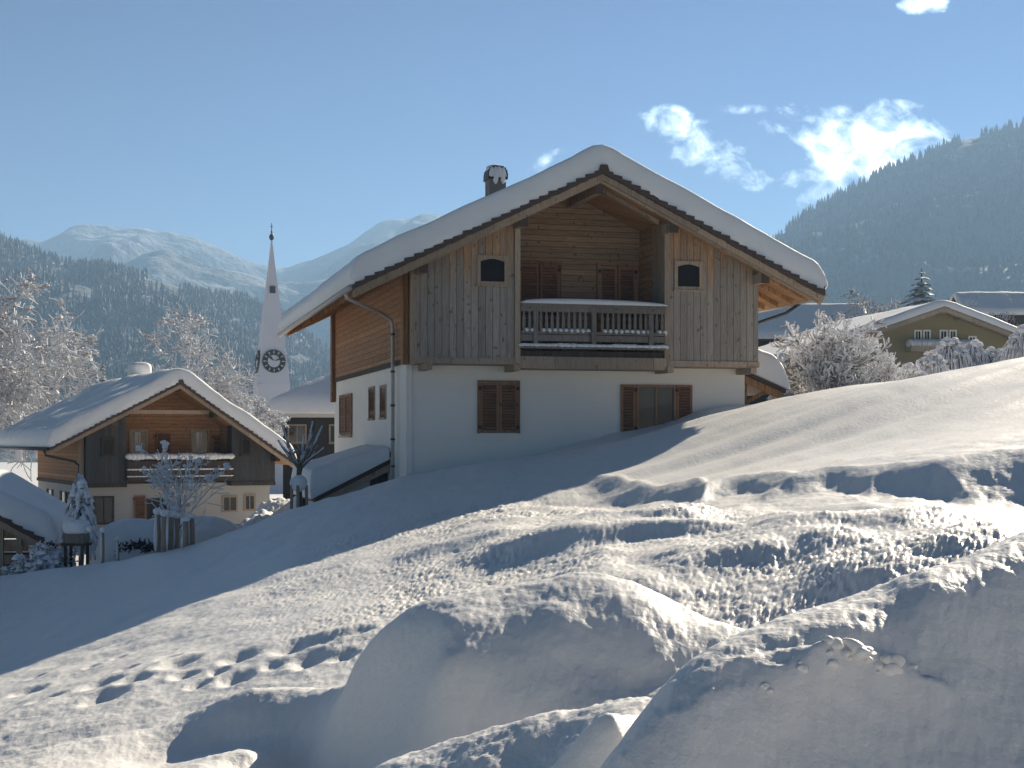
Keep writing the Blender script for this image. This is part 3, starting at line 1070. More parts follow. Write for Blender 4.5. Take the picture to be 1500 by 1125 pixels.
def shutter(parent, zb, x0, x1, z0, z1, y, name='shutter', hinges='l'):
    f = MB()
    w_ = .07
    f.box(x0, x0 + w_, y - .05, y, z0, z1).box(x1 - w_, x1, y - .05, y, z0, z1)
    f.box(x0 + w_, x1 - w_, y - .05, y, z0, z0 + w_).box(x0 + w_, x1 - w_, y - .05, y, z1 - w_, z1)
    so = f.build(name, M['shutter_frame'], parent, zb)
    g = MB().box(x0 + w_, x1 - w_, y - .025, y, z0 + w_, z1 - w_)
    n = int((z1 - z0) / .09)
    for i in range(n):
        zz = z0 + w_ + (z1 - z0 - 2 * w_) * (i + .5) / n
        g.prism([(y - .045, zz - .03), (y - .025, zz - .03), (y - .025, zz + .03)], x0 + w_ + .004, x1 - w_ - .004, 'x')
    g.build('slat_panel', M['shutter'], so, zb)
    xs = x0 if hinges == 'l' else x1
    for zz in (z0 + .16, z1 - .16):
        MB().box(xs - .045, xs + .045, y - .075, y - .051, zz - .05, zz + .05).build('hinge', M['iron'], so, zb)
    return so


# ------------------------------------------------------------------ the big chalet
def big_chalet():
    fr = Frame(597, 43, 14.7)
    zb = -1.3
    root = empty('chalet', (fr.O[0], fr.O[1], zb), fr.a)
    tag(root, 'big two storey chalet with white lower floor, grey boarded gable and thick roof snow', 'house')
    W, D = 10.4, 15.0
    xa = 5.2
    za, s_l = 7.62, .485
    prof = [(-1.85, za - s_l * 7.05), (xa, za), (12.0, za - s_l * 6.8)]

    def under(x):
        return za - s_l * abs(x - xa) - .12
    # white lower storey
    MB().box(0, W, 0, D, -3.2, 2.28).build('wall', M['plaster'], root, zb)
    MB().box(-.05, .12, -.06, .1, -3.2, 2.20).build('corner_pilaster', M['plaster'], root, zb)
    # timber upper storey (log body), set 3 cm proud of the plaster
    b = MB()
    b.prism([(-.03, 2.281), (3.05, 2.281), (3.05, under(3.05)), (-.03, under(-.03))], .0, D)
    b.prism([(7.45, 2.281), (W + .03, 2.281), (W + .03, under(W + .03)), (7.45, under(7.45))], .0, D)
    b.build('timber_wall', M['log'], root, zb)
    MB().prism([(3.052, 2.281), (7.448, 2.281), (7.448, under(7.448)), (xa, under(xa)), (3.052, under(3.052))], 1.2, D).build('loggia_wall', M['inner'], root, zb)
    # boarded gable panels 1 m proud, with their returns
    for (a, c) in ((0.02, 3.07), (7.43, 10.40)):
        g = MB()
        g.prism([(a, 2.33), (c, 2.33), (c, under(c) - .003), (a, under(a) - .003)], -1.0, -.003)
        p = g.build('gable_panel', M['gable'], root, zb)
        MB().box(a - .02, c + .02, -1.04, -.02, 2.16, 2.329).build('sill_beam', M['beam'], p, zb)
    for x in (0.30, 2.86, 7.50, 10.12):
        MB().box(x, x + .19, -1.10, -.02, 1.98, 2.159).build('floor_beam', M['beam'], root, zb)
    # posts at the corners of the panels
    for x, zt in ((-.10, 0), (2.90, 0), (7.42, 0)):
        MB().box(x, x + .16, -1.07, -.9, 2.20, under(x + .08) - .12).build('corner_post', M['trim'], root, zb)
    MB().box(-.20, -.035, -.30, -.02, 2.16, under(0) - .1).build('corner_post', M['soffit'], root, zb)
    MB().box(-.16, -.031, D - .45, D, 1.45, under(0) - .1).build('corner_post', M['shutter_frame'], root, zb)
    MB().box(-.07, -.031, -.02, D, 2.20, 2.36).build('water_board', M['darkwood'], root, zb)
    MB().box(-.012, .018, -.995, -.31, 2.34, under(0) - .05).build('panel_return', M['soffit'], root, zb)
    # purlins
    for x in (5.2, 2.98, 7.46, .12, 10.30):
        zt = under(x) - (.20 if x == 5.2 else .13)
        p = MB().box(x - .10, x + .10, -1.72, 1.15 if 3 < x < 7.4 else -1.01, zt - .28, zt).build('purlin', M['beam'], root, zb)
        MB().box(x - .12, x + .12, -1.75, -1.721, zt - .30, zt + .015).build('end_cap', M['tile'], p, zb)
    for sg in (-1, 1):
        b = MB()
        b.prism([(xa + sg * .1, under(xa) - .16), (xa + sg * 2.1, under(xa + 2.1) - .16), (xa + sg * 2.1, under(xa + 2.1) - .02), (xa + sg * .1, under(xa) - .06)][::sg], -.9, -.76)
        b.build('rafter', M['beam'], root, zb)
    # side rafters under the eaves
    for i in range(18):
        yv = -1.3 + i * 1.02
        MB().prism([(-1.7, under(-1.7) - .14), (-.04, under(-.04) - .14), (-.04, under(-.04) - .004), (-1.7, under(-1.7) - .004)], yv, yv + .12).build('rafter', M['soffit'], root, zb)
        MB().prism([(10.44, under(10.44) - .14), (11.85, under(11.85) - .14), (11.85, under(11.85) - .004), (10.44, under(10.44) - .004)], yv, yv + .12).build('rafter', M['soffit'], root, zb)
    rf = roof_full(root, zb, prof, -2.0, 16.6, .12, .20)
    # second, lower board behind the first
    for (x0, z0, x1, z1) in ((prof[0] + prof[1]), (prof[1] + prof[2])):
        MB().prism([(x0, z0 - .33), (x1, z1 - .33), (x1, z1 - .14), (x0, z0 - .14)], -1.90, -1.80).build('fascia', M['trim'], rf, zb)
    snow_slab('roof_snow', [(x, z + .02) for x, z in prof], -2.14, 16.9, .72, M['snow'], root, zb, 3, edge=.13, end_edge=.42, overhang=.14, taper=.08, ridge_r=.34, wav=.035)
    # lower layers of snow creeping over the left eave
    # gutters
    g = MB().tube([(-1.95, -2.0, 4.13), (-1.95, 16.6, 4.10)], .085, 8)
    go = g.build('gutter', M['metal'], root, zb, True)
    MB().tube([(-1.95, -1.1, 4.08), (-1.90, -1.05, 3.92), (-.55, 1.15, 3.72), (-.22, 1.45, 3.55), (-.16, 1.5, 3.35), (-.16, 1.5, -1.9)], .055, 8).build('downpipe', M['metal'], go, zb, True)
    for z in (3.1, 2.0, 1.0, 0, -.8):
        MB().tube([(-.16, 1.5, z), (-.16, 1.5, z + .06)], .07, 8).build('pipe_clip', M['dark_metal'], go, zb)
    g = MB().tube([(12.10, -2.0, 4.22), (12.10, 16.6, 4.20)], .085, 8)
    g2 = g.build('gutter', M['metal'], root, zb, True)
    MB().tube([(12.1, -.4, 4.2), (12.05, .6, 3.95), (11.2, 3, 3.5), (10.6, 4, 3.3), (10.55, 4, 0)], .05, 6).build('downpipe', M['dark_metal'], g2, zb, True)
    # loggia floor, back doors
    MB().box(3.07, 7.43, -1.0, 1.2, 2.40, 2.56).build('loggia_floor', M['darkwood'], root, zb)
    MB().box(3.02, 7.47, -1.08, -.02, 2.05, 2.395).build('balcony_beam', M['beam'], root, zb)
    for (a, c) in ((3.62, 4.86), (6.14, 7.30)):
        d = MB()
        d.box(a - .07, a, 1.10, 1.2, 2.57, 5.32).box(c, c + .07, 1.10, 1.2, 2.57, 5.32).box(a - .07, c + .07, 1.10, 1.2, 5.32, 5.40)
        do = d.build('balcony_door', M['shutter_frame'], root, zb)
        m_ = (a + c) / 2
        MB().box(a, c, 1.17, 1.198, 2.57, 5.32).build('leaf_backing', M['shutter'], do, zb)
        for (p0, p1, h) in ((a, m_ - .02, 'l'), (m_ + .02, c, 'r')):
            shutter(root, zb, p0, p1, 2.6, 5.30, 1.16, 'door_shutter', h)
    # railing
    rail = MB().box(3.07, 7.43, -1.16, -.98, 3.82, 3.90).build('balcony_railing', M['rail'], root, zb)
    MB().box(3.07, 7.43, -1.10, -1.04, 3.68, 3.82).build('fascia', M['rail'], rail, zb)
    posts = [3.15, 3.62, 5.28, 6.98, 7.36]
    for x in (3.50, 5.24, 6.98):
        MB().box(x - .07, x + .07, -1.14, -1.0, 2.62, 3.68).build('railing_post', M['rail'], rail, zb)
    MB().box(3.07, 7.43, -1.12, -1.02, 3.04, 3.12).build('lower_rail', M['rail'], rail, zb)
    MB().box(3.07, 7.43, -1.10, -1.05, 2.84, 3.02).build('kick_board', M['rail'], rail, zb)
    MB().box(3.07, 7.43, -1.20, -1.0, 2.62, 2.68).build('floor_edge', M['rail'], rail, zb)
    nb = 26
    snowb = MB()
    for i in range(nb):
        x = 3.16 + (7.34 - 3.16) * i / (nb - 1)
        if min(abs(x - p) for p in (3.50, 5.24, 6.98)) < .1:
            continue
        q = MB()
        prof_ = [(.028, 3.12), (.034, 3.2), (.05, 3.32), (.036, 3.42), (.05, 3.5), (.026, 3.6), (.03, 3.68)]
        poly = [(x - a, z) for a, z in prof_] + [(x + a, z) for a, z in prof_[::-1]]
        q.prism(poly, -1.085, -1.055)
        q.build('baluster', M['rail'], rail, zb)
        snowb.blob((x + .085, -1.07, 3.13), (.075, .06, .085), i, 8, 5, .15)
    snowb.build('snow_strip', M['snow'], rail, zb, smooth=True)
    s2 = MB()
    rng = random.Random(4)
    for i in range(24):
        x = 3.15 + 4.2 * i / 23
        s2.blob((x, -1.12, 2.71), (.17, .10, .055 + rng.random() * .03), i + 50, 8, 5, .2)
    s2.build('snow_strip', M['snow'], rail, zb, smooth=True)
    s3 = MB()
    n = 30
    topz = [(.05 + .12 * math.sin(math.pi * (i / (n - 1)) ** .8) ** .5) for i in range(n)]
    poly = [(3.09 + 4.4 * i / (n - 1), 3.905) for i in range(n)][::-1]
    P_, Fc = [], []
    for i in range(n):
        x = 3.08 + 4.36 * i / (n - 1)
        for (dy, k) in ((-.17, 0.), (-.18, .55), (-.10, .95), (0, 1), (.10, .9), (.15, .5), (.14, 0)):
            P_.append((x, -1.07 + dy, 3.90 + topz[i] * k))
    for i in range(n - 1):
        for j in range(6):
            Fc.append((i * 7 + j, (i + 1) * 7 + j, (i + 1) * 7 + j + 1, i * 7 + j + 1))
    Fc += [tuple(range(7)), tuple(range((n - 1) * 7 + 6, (n - 1) * 7 - 1, -1))]
    MB().pts(P_, Fc).build('rail_snow', M['snow'], rail, zb, smooth=True)
    # gable windows
    window(root, zb, 1.80, 2.70, 4.40, 5.24, -1.0, frame=M['beam'], fw=.10, arch=True, mull=False, pane=M['pane'])
    window(root, zb, 7.74, 8.62, 4.41, 5.26, -1.0, frame=M['beam'], fw=.10, arch=True, mull=False, pane=M['pane'])
    # ground floor windows
    w1 = MB().box(2.05, 2.11, -.06, .02, .2, 1.74).box(3.26, 3.32, -.06, .02, .2, 1.74).box(2.11, 3.26, -.06, .02, 1.68, 1.74)
    w1 = w1.build('window_surround', M['shutter_frame'], root, zb)
    MB().box(2.0, 3.37, -.12, .02, .13, .199).build('sill', M['plaster'], w1, zb)
    shutter(root, zb, 2.12, 2.68, .22, 1.67, -.01, hinges='l')
    shutter(root, zb, 2.70, 3.25, .22, 1.67, -.01, hinges='r')
    window(root, zb, 6.90, 8.16, .15, 1.66, -.01, frame=M['shutter_frame'], fw=.08, proud=.07)
    MB().box(6.99, 7.51, -.0135, -.0125, .55, 1.56).box(7.56, 8.07, -.0135, -.0125, .25, 1.56).build('curtain_and_reflection', M['glass_reflection'], root, zb)  # grey sheets that imitate the reflection in this pane
    MB().prism([(7.25, .24), (7.95, .24), (7.80, .62), (7.62, .86), (7.42, .95), (7.32, .6)], -.0155, -.0145).build('curtain_shape', M['curtain_and_reflection'], root, zb)  # white curtain shape within the imitated reflection
    shutter(root, zb, 6.42, 6.88, .2, 1.66, -.02, hinges='r')
    shutter(root, zb, 8.18, 8.68, .2, 1.66, -.02, hinges='l')
    # side windows (left wall)
    def side_box(name, mat, y0, y1, z0, z1, x0, x1, par=root):
        return MB().box(x0, x1, y0, y1, z0, z1).build(name, mat, par, zb)
    for (y0, y1, z0, z1) in ((3.55, 4.55, .72, 1.66), (5.65, 6.75, .72, 1.68)):
        f = MB()
        f.box(-.03, .01, y0 - .07, y0, z0 - .07, z1 + .07).box(-.03, .01, y1, y1 + .07, z0 - .07, z1 + .07).box(-.03, .01, y0, y1, z1, z1 + .07).box(-.07, .01, y0, y1, z0 - .07, z0)
        fo = f.build('window', M['trim'], root, zb)
        side_box('pane', M['glass'], y0, y1, z0, z1, -.012, .004, fo)
    f = MB()
    for (y0, y1) in ((10.4, 11.8), (11.9, 13.3)):
        f = MB()
        f.box(-.07, -.002, y0, y0 + .09, .2, 1.66).box(-.07, -.002, y1 - .09, y1, .2, 1.66).box(-.07, -.002, y0 + .09, y1 - .09, 1.57, 1.66).box(-.07, -.002, y0 + .09, y1 - .09, .2, .29)
        so = f.build('shutter', M['shutter_frame'], root, zb)
        side_box('slat_panel', M['shutter'], y0 + .09, y1 - .09, .29, 1.57, -.04, -.002, so)
    side_box('sill', M['trim'], 10.4, 13.3, .1, .17, -.1, -.002)
    # chimney
    cy = 6.0
    ch = MB().box(3.82, 4.38, cy - .3, cy + .3, 6.2, 8.62).build('chimney', M['brick'], root, zb)
    MB().box(3.77, 4.43, cy - .36, cy + .36, 8.62, 8.70).build('chimney_cap', M['dark_metal'], ch, zb)
    b = MB()
    n = 10
    for sg in range(n):
        a0, a1 = math.pi * sg / n, math.pi * (sg + 1) / n
        x0, z0 = 4.1 - .33 * math.cos(a0), 8.72 + .34 * math.sin(a0)
        x1, z1 = 4.1 - .33 * math.cos(a1), 8.72 + .34 * math.sin(a1)
        b.box(min(x0, x1), max(x0, x1) + .01, cy - .34, cy + .34, min(z0, z1) - .03, max(z0, z1) + .01)
    b.build('cowl', M['dark_metal'], ch, zb)
    b = MB().blob((4.1, cy, 8.96), (.33, .37, .19), 3, 14, 8, .12)
    b.blob((3.90, cy - .33, 8.82), (.10, .06, .20), 5, 8, 6, .3).blob((4.02, cy - .34, 8.74), (.10, .07, .30), 9, 8, 6, .3).blob((4.15, cy - .34, 8.85), (.10, .06, .20), 6, 8, 6, .3).blob((4.28, cy - .33, 8.74), (.09, .07, .28), 11, 8, 6, .3)
    b.build('chimney_snow', M['snow'], ch, zb, smooth=True)
    # lean-to on the left with a block of snow
    b = MB()
    sl = .5
    b.prism([(-2.3, -1.86), (-.02, -.72), (-.02, -.58), (-2.3, -1.72)], 2.8, 7.8)
    lt = b.build('lean_to_roof', M['tile'], root, zb)
    MB().prism([(-2.2, -2.02), (-.02, -.93), (-.02, -.72), (-2.2, -1.81)], 2.86, 2.98).build('bargeboard', M['beam'], lt, zb)
    MB().box(-.03, .0, 2.7, 7.9, -.50, -.36).build('flashing', M['darkwood'], lt, zb)
    snow_slab('lean_to_snow', [(-2.42, -1.78), (-.03, -.575)], 2.74, 7.9, .62, M['snow'], lt, zb, 8, edge=.2, end_edge=.14, ny=14, sub=20, taper=-.75, ridge_r=.05)
    MB().prism([(-1.7, -3.2), (-.02, -3.2), (-.02, -.94), (-1.7, -1.78)], 3.3, 3.5).build('lean_to_wall', M['plaster'], root, zb)
    MB().box(-.55, -.02, 3.24, 3.299, -2.2, -1.02).build('lean_to_door', M['darkwood'], root, zb)
    for y in (2.9, 7.5):
        MB().box(-2.1, -1.95, y, y + .14, -3.5, -1.75).build('lean_to_post', M['darkwood'], lt, zb)
    # lean-to on the right
    b = MB().prism([(10.42, 2.10), (12.0, 1.46), (12.0, 1.58), (10.42, 2.22)], .5, 6.0)
    rt = b.build('porch_roof', M['tile'], root, zb)
    MB().prism([(10.42, 1.86), (11.9, 1.26), (11.9, 1.50), (10.42, 2.09)], .56, .66).build('bargeboard', M['soffit'], rt, zb)
    snow_slab('porch_snow', [(10.43, 2.23), (12.08, 1.56)], .42, 6.1, .85, M['snow'], rt, zb, 12, edge=.25, end_edge=.6, ny=14, sub=20, ridge_r=.05)
    MB().box(10.62, 10.78, .7, .86, -.5, 1.95).build('porch_post', M['soffit'], rt, zb)
    MB().prism([(10.7, 1.2), (10.78, 1.1), (11.5, 1.5), (11.42, 1.56)], .72, .82).build('porch_brace', M['soffit'], rt, zb)
    return root


big_chalet()


# ------------------------------------------------------------------ the chalet down to the left
def left_chalet():
    fr = Frame(121, 76, 27)
    zb = -5.6
    root = empty('chalet', (fr.O[0], fr.O[1], zb), fr.a)
    tag(root, 'lower chalet behind the fence on the left, dark grey boards and snow covered balcony', 'house')
    W = fr.fac(395, 650)[0]
    xa, za = fr.fac(264, 560, -2)
    xl, zl = fr.fac(72, 657, -2)
    xr, zr = fr.fac(431, 678, -2)
    zf = fr.fac(118, 708)[1]
    D = 13.0
    prof = [(xl, zl), (xa, za), (xr, zr)]

    def under(x):
        if x < xa:
            return za + (zl - za) * (xa - x) / (xa - xl) - .12
        return za + (zr - za) * (x - xa) / (xr - xa) - .12
    MB().box(.0, W, 0, D, -8, zf - .05).build('wall', M['plaster_dull'], root, zb)
    bl, br = 2.0, W - 2.35
    b = MB()
    b.prism([(-.03, zf - .049), (bl, zf - .049), (bl, under(bl)), (-.03, under(-.03))], 0, D)
    b.prism([(br, zf - .049), (W + .03, zf - .049), (W + .03, under(W + .03)), (br, under(br))], 0, D)
    b.prism([(bl, zf - .049), (br, zf - .049), (br, under(br)), (xa, under(xa)), (bl, under(bl))], 1.3, D)
    b.build('timber_wall', M['log'], root, zb)
    for a, c in ((.0, bl), (br, W)):
        g = MB().prism([(a, zf), (c, zf), (c, under(c) - .004), (a, under(a) - .004)], -.9, -.003)
        p = g.build('gable_panel', M['greyboard'], root, zb)
        MB().box(a - .02, c + .02, -.95, -.02, zf - .2, zf - .002).build('sill_beam', M['darkwood'], p, zb)
    MB().box(-.22, -.035, -.5, -.02, zf - .1, under(0) - .1).build('corner_post', M['trim'], root, zb)
    MB().box(-.09, -.031, -.02, D, zf - .16, zf + .02).build('water_board', M['darkwood'], root, zb)
    # tie beam and pediment
    zt = fr.fac(264, 602, -.9)[1]
    xt0, xt1 = xa - (za - zt) * (xa - xl) / (za - zl) + .1, xa + (za - zt) * (xr - xa) / (za - zr) - .1
    MB().box(xt0, xt1, -.86, -.7, zt - .16, zt + .04).build('tie_beam', M['trim'], root, zb)
    for x in (xa, xt0 + .1, xt1 - .1, .15, W - .1):
        z = under(x) - .1
        MB().box(x - .1, x + .1, -1.75, -.86, z - .24, z).build('purlin', M['darkwood'], root, zb)
    rf = roof_full(root, zb, prof, -2.0, 15.0, .12, .24, seed=7)
    snow_slab('roof_snow', [(x, z + .02) for x, z in prof], -2.15, 15.2, .80, M['snow'], root, zb, 21, edge=.2, end_edge=.4, overhang=.14, ridge_r=.7, wav=.07)
    g = MB().tube([(xl - .1, -2, zl - .02), (xl - .1, 15, zl - .04)], .09, 6).build('gutter', M['dark_metal'], root, zb, True)
    z0 = zl - .1
    MB().tube([(xl - .1, -1.2, z0), (xl, -1.1, z0 - .25), (-.5, -.4, z0 - .55), (-.2, -.2, z0 - .8), (-.16, -.1, -5.4)], .07, 6).build('downpipe', M['dark_metal'], g, zb, True)
    # balcony
    zr_, zbm = fr.fac(179, 672, -1.1)[1], fr.fac(179, 704, -1.1)[1]
    ft = fr.fac
    rail = MB().box(bl - .05, br + .05, -1.14, -1.0, zr_ - .07, zr_).build('balcony_railing', M['darkwood'], root, zb)
    for f0, f1 in ((.12, .44), (.52, .78), (.84, 1.0)):
        MB().box(bl, br, -1.11, -1.05, zr_ + (zbm - zr_) * f1, zr_ + (zbm - zr_) * f0).build('railing_board', M['darkwood'], rail, zb)
    for k in range(6):
        x = bl + (br - bl) * k / 5
        MB().box(x - .06, x + .06, -1.045, -.96, zbm, zr_ - .07).build('railing_post', M['darkwood'], rail, zb)
    s = MB()
    for k in range(26):
        x = bl + (br - bl) * (k + .5) / 26
        s.blob((x, -1.05, zr_ + .1), (.22, .26, .17 + .03 * math.sin(k)), k, 8, 6, .12)
    s.build('rail_snow', M['snow'], rail, zb, smooth=True)
    s = MB()
    for k in range(30):
        x = bl + (br - bl) * (k + .5) / 30
        s.blob((x, -1.12, zr_ + (zbm - zr_) * .50), (.14, .07, .05), k, 6, 4, .12)
        s.blob((x, -1.12, zr_ + (zbm - zr_) * .82), (.14, .07, .04), k + 7, 6, 4, .12)
    s.build('snow_strip', M['snow'], rail, zb, smooth=True)
    MB().box(bl, br, -1.0, 1.3, zbm - .1, zbm + .02).build('loggia_floor', M['darkwood'], root, zb)
    # windows of the gable
    for (x0, x1) in ((148, 168), (352, 368)):
        a, z1 = ft(x0, 641, -.92)
        c, z0 = ft(x1, 667, -.92)
        window(root, zb, a, c, z0, z1, -.92, frame=M['darkwood'], fw=.1, arch=True, mull=False, pane=M['pane'])
    # loggia doors with pale curtains
    for (x0, x1) in ((189, 216), (279, 306)):
        a, z1 = ft(x0, 629, 1.3)
        c, z0 = ft(x1, 668, 1.3)
        wd_ = window(root, zb, a, c, zbm, z1, 1.28, frame=M['trim'], fw=.09, sill=False)
        MB().box(a + .3, (a + c) / 2 + .1, 1.255, 1.262, zbm + .6, z1 - .15).build('curtain_and_reflection', M['curtain_and_reflection'], wd_, zb)
    a, z1 = ft(228, 634, 1.3)
    c, _ = ft(250, 660, 1.3)
    shutter(root, zb, a, c, zbm, z1, 1.28, 'door_shutter')
    a, z1 = ft(311, 636, 1.3)
    c, _ = ft(330, 660, 1.3)
    shutter(root, zb, a, c, zbm, z1, 1.28, 'door_shutter')
    # ground floor
    for (x0, y0, x1, y1, mt) in ((137, 727, 167, 768, 'glass'), (215, 730, 246, 768, 'dark'), (325, 726, 348, 750, 'glass'), (357, 724, 374, 748, 'glass')):
        a, z1 = ft(x0, y0)
        c, z0 = ft(x1, y1)
        window(root, zb, a, c, z0, z1, -.01, frame=M['trim'] if x0 > 300 else M['darkwood'], pane=M[mt], fw=.1, sill=False)
    a, z1 = ft(196, 726)
    c, z0 = ft(213, 770)
    shutter(root, zb, a, c, z0, z1, -.02)
    # side wall: shuttered windows and a lamp bracket
    for (y0, y1) in ((2.4, 3.5), (4.6, 5.6), (8.5, 9.6)):
        f = MB().box(-.05, .01, y0 - .4, y0, zf - 1.75, zf - .55).box(-.05, .01, y1, y1 + .4, zf - 1.75, zf - .55)
        fo = f.build('shutter', M['darkwood'], root, zb)
        MB().box(-.02, .004, y0, y1, zf - 1.7, zf - .6).build('pane', M['glass'], fo, zb)
    # chimney with a tall cap of snow
    cx, cy = xa - 1.5, 9.0
    ztop = fr.fac(204, 552, cy)[1]
    cx = fr.fac(203, 552, cy)[0]
    ch = MB().box(cx - .5, cx + .5, cy - .5, cy + .5, under(cx), ztop + .05).build('chimney', M['dark'], root, zb)
    MB().blob((cx + .05, cy, ztop + .38), (.62, .62, .46), 5, 20, 14, .06, flat_bottom=-.8, pw=.55).build('chimney_snow', M['snow'], ch, zb, smooth=True)
    return fr


FL = left_chalet()


# ------------------------------------------------------------------ shed at the left edge
def shed():
    fr = Frame(-95, 40, 8)
    zb = -4.6
    root = empty('shed', (fr.O[0], fr.O[1], zb), fr.a)
    tag(root, 'small open wooden shed cut by the left edge, its sloping roof under thick snow', 'shed')
    xl, zl = fr.fac(-150, 700, -.8)
    xa, za = fr.fac(-40, 722, -.8)
    xr, zr = fr.fac(82, 800, -.8)
    xa, za = fr.fac(-60, 723, -.8)
    xl, zl = xa - (xr - xa), zr
    prof = [(xl, zl), (xa, za), (xr, zr)]
    roof_full(root, zb, prof, -.8, 4.2, .1, .22, seed=9)
    snow_slab('roof_snow', [(x, z + .02) for x, z in prof], -.95, 4.4, .62, M['snow'], root, zb, 31, edge=.3, end_edge=.4, ny=16, overhang=.12, ridge_r=.5)
    W = xr - .9
    MB().box(-.5, W, .4, .5, -6, zr - .25).build('back_boards', M['darkwood'], root, zb)
    a = fr.fac(5, 780, -.1)[0]
    for x in (a, W - .1):
        zt = za + (zr - za) * (x - xa) / (xr - xa) - .2
        MB().box(x - .07, x + .07, -.5, -.36, -6, zt).build('post', M['post'], root, zb)
    MB().box(xa, xr - .3, -.42, -.3, zr + .0, zr + .16).build('cross_beam', M['beam'], root, zb)
    b = MB()
    for k in range(6):
        b.box(-.3, W, .3, .38, -4.4 + k * .35, -4.4 + k * .35 + .26)
    b.build('side_boards', M['beam'], root, zb)


shed()


# ------------------------------------------------------------------ church
def church():
    Yc = 250.0
    fr = Frame(378, Yc, 18)
    zb = -9
    wb = fr.fac(425, 563)[0]
    root = empty('church', (fr.O[0], fr.O[1], zb), fr.a)
    tag(root, 'tall slim rime covered church spire with a clock, rising behind the lower chalet', 'church')
    zt = fr.fac(395, 352, wb / 2)[1]
    z0 = fr.fac(400, 563)[1]
    cx = cy = wb / 2
    b = MB()
    lv = [(-.001 + zb, 1.05), (z0 - 6, 1.04), (z0, 1.0), (z0 + (zt - z0) * .5, .52), (z0 + (zt - z0) * .8, .215), (zt, .035)]
    for z, k in lv:
        h = wb / 2 * k
        for (sx, sy) in ((-1, -1), (1, -1), (1, 1), (-1, 1)):
            b.v.append((cx + sx * h, cy + sy * h, z))
    for i in range(len(lv) - 1):
        for j in range(4):
            b.f.append((i * 4 + j, i * 4 + (j + 1) % 4, i * 4 + 4 + (j + 1) % 4, i * 4 + 4 + j))
    b.f.append(tuple(len(lv) * 4 - 4 + j for j in range(4)))
    sp = b.build('spire', M['spire_snow'], root, zb)

    def half(z):
        return wb / 2 * np.interp(z, [q[0] for q in lv], [q[1] for q in lv])

    def face_ring(name, mat, z, r0, r1, side, par, n=28, out=.12, t0=0, t1=2 * math.pi):
        q = MB()
        h = half(z)
        slope = -(half(z + 2) - half(z - 2)) / 4
        for i in range(n + 1):
            a = t0 + (t1 - t0) * i / n
            for r in (r0, r1):
                u, v = r * math.sin(a), r * math.cos(a)
                dep = -(h - slope * v) - out
                for dd in (0, -.15):
                    if side == 'f':
                        q.v.append((cx + u, cy + dep + dd, z + v))
                    else:
                        q.v.append((cx + dep + dd, cy - u, z + v))
        for i in range(n):
            k = i * 4
            q.f += [(k + 1, k + 3, k + 7, k + 5), (k, k + 4, k + 6, k + 2), (k + 1, k + 5, k + 4, k), (k + 3, k + 2, k + 6, k + 7)]
        return q.build(name, mat, par, zb)
    zc = fr.fac(402, 529)[1]
    for side in 'fl':
        ck = face_ring('clock', M['iron'], zc, 1.05, 1.95, side, sp)
        face_ring('dial', M['spire_snow'], zc, 0.01, 1.04, side, ck, out=.05)
        q = MB()
        for i in range(12):
            a = i * math.pi / 6
            r0, r1 = 1.3, 1.75
            face_ring('numeral', M['gold'], zc, r0, r1, side, ck, 2, .28, a - .045, a + .045)
        face_ring('clock_hand', M['iron'], zc, 0.0, 1.5, side, ck, 2, .3, 1.05, 1.35)
        face_ring('clock_hand', M['iron'], zc, 0.0, 1.0, side, ck, 2, .3, 5.3, 5.75)
    # belfry louvre
    zl0, zl1 = fr.fac(398, 428)[1], fr.fac(398, 418)[1]
    h = half(zl0) * .45
    MB().box(cx - h, cx + h, cy - half(zl0) - .1, cy, zl0, zl1).build('louvre', M['iron'], sp, zb)
    # ball and cross
    t_ = MB().tube([(cx, cy, zt - .5), (cx, cy, zt + 2.9)], .07, 6)
    t_.box(cx - .26, cx + .26, cy - .05, cy + .05, zt + 2.25, zt + 2.36)
    fin = t_.build('cross', M['dark_metal'], root, zb)
    MB().blob((cx, cy, zt + .55), (.42, .42, .6), 1, 12, 8, 0.05).build('orb', M['iron'], fin, zb, smooth=True)
    MB().blob((cx, cy, zt + 1.4), (.18, .18, .22), 1, 8, 6, 0.05).build('orb', M['iron'], fin, zb, smooth=True)
    # nave hidden behind the houses
    MB().box(wb * 1.02, wb + 14, 1, 9, zb, -1).build('nave', M['plaster'], root, zb)
    MB().prism([(.3, -1.2), (9.7, -1.2), (5, 3.5)], wb * 1.02, wb + 14.4, 'x').build('nave_roof', M['spire_snow'], root, zb)


church()


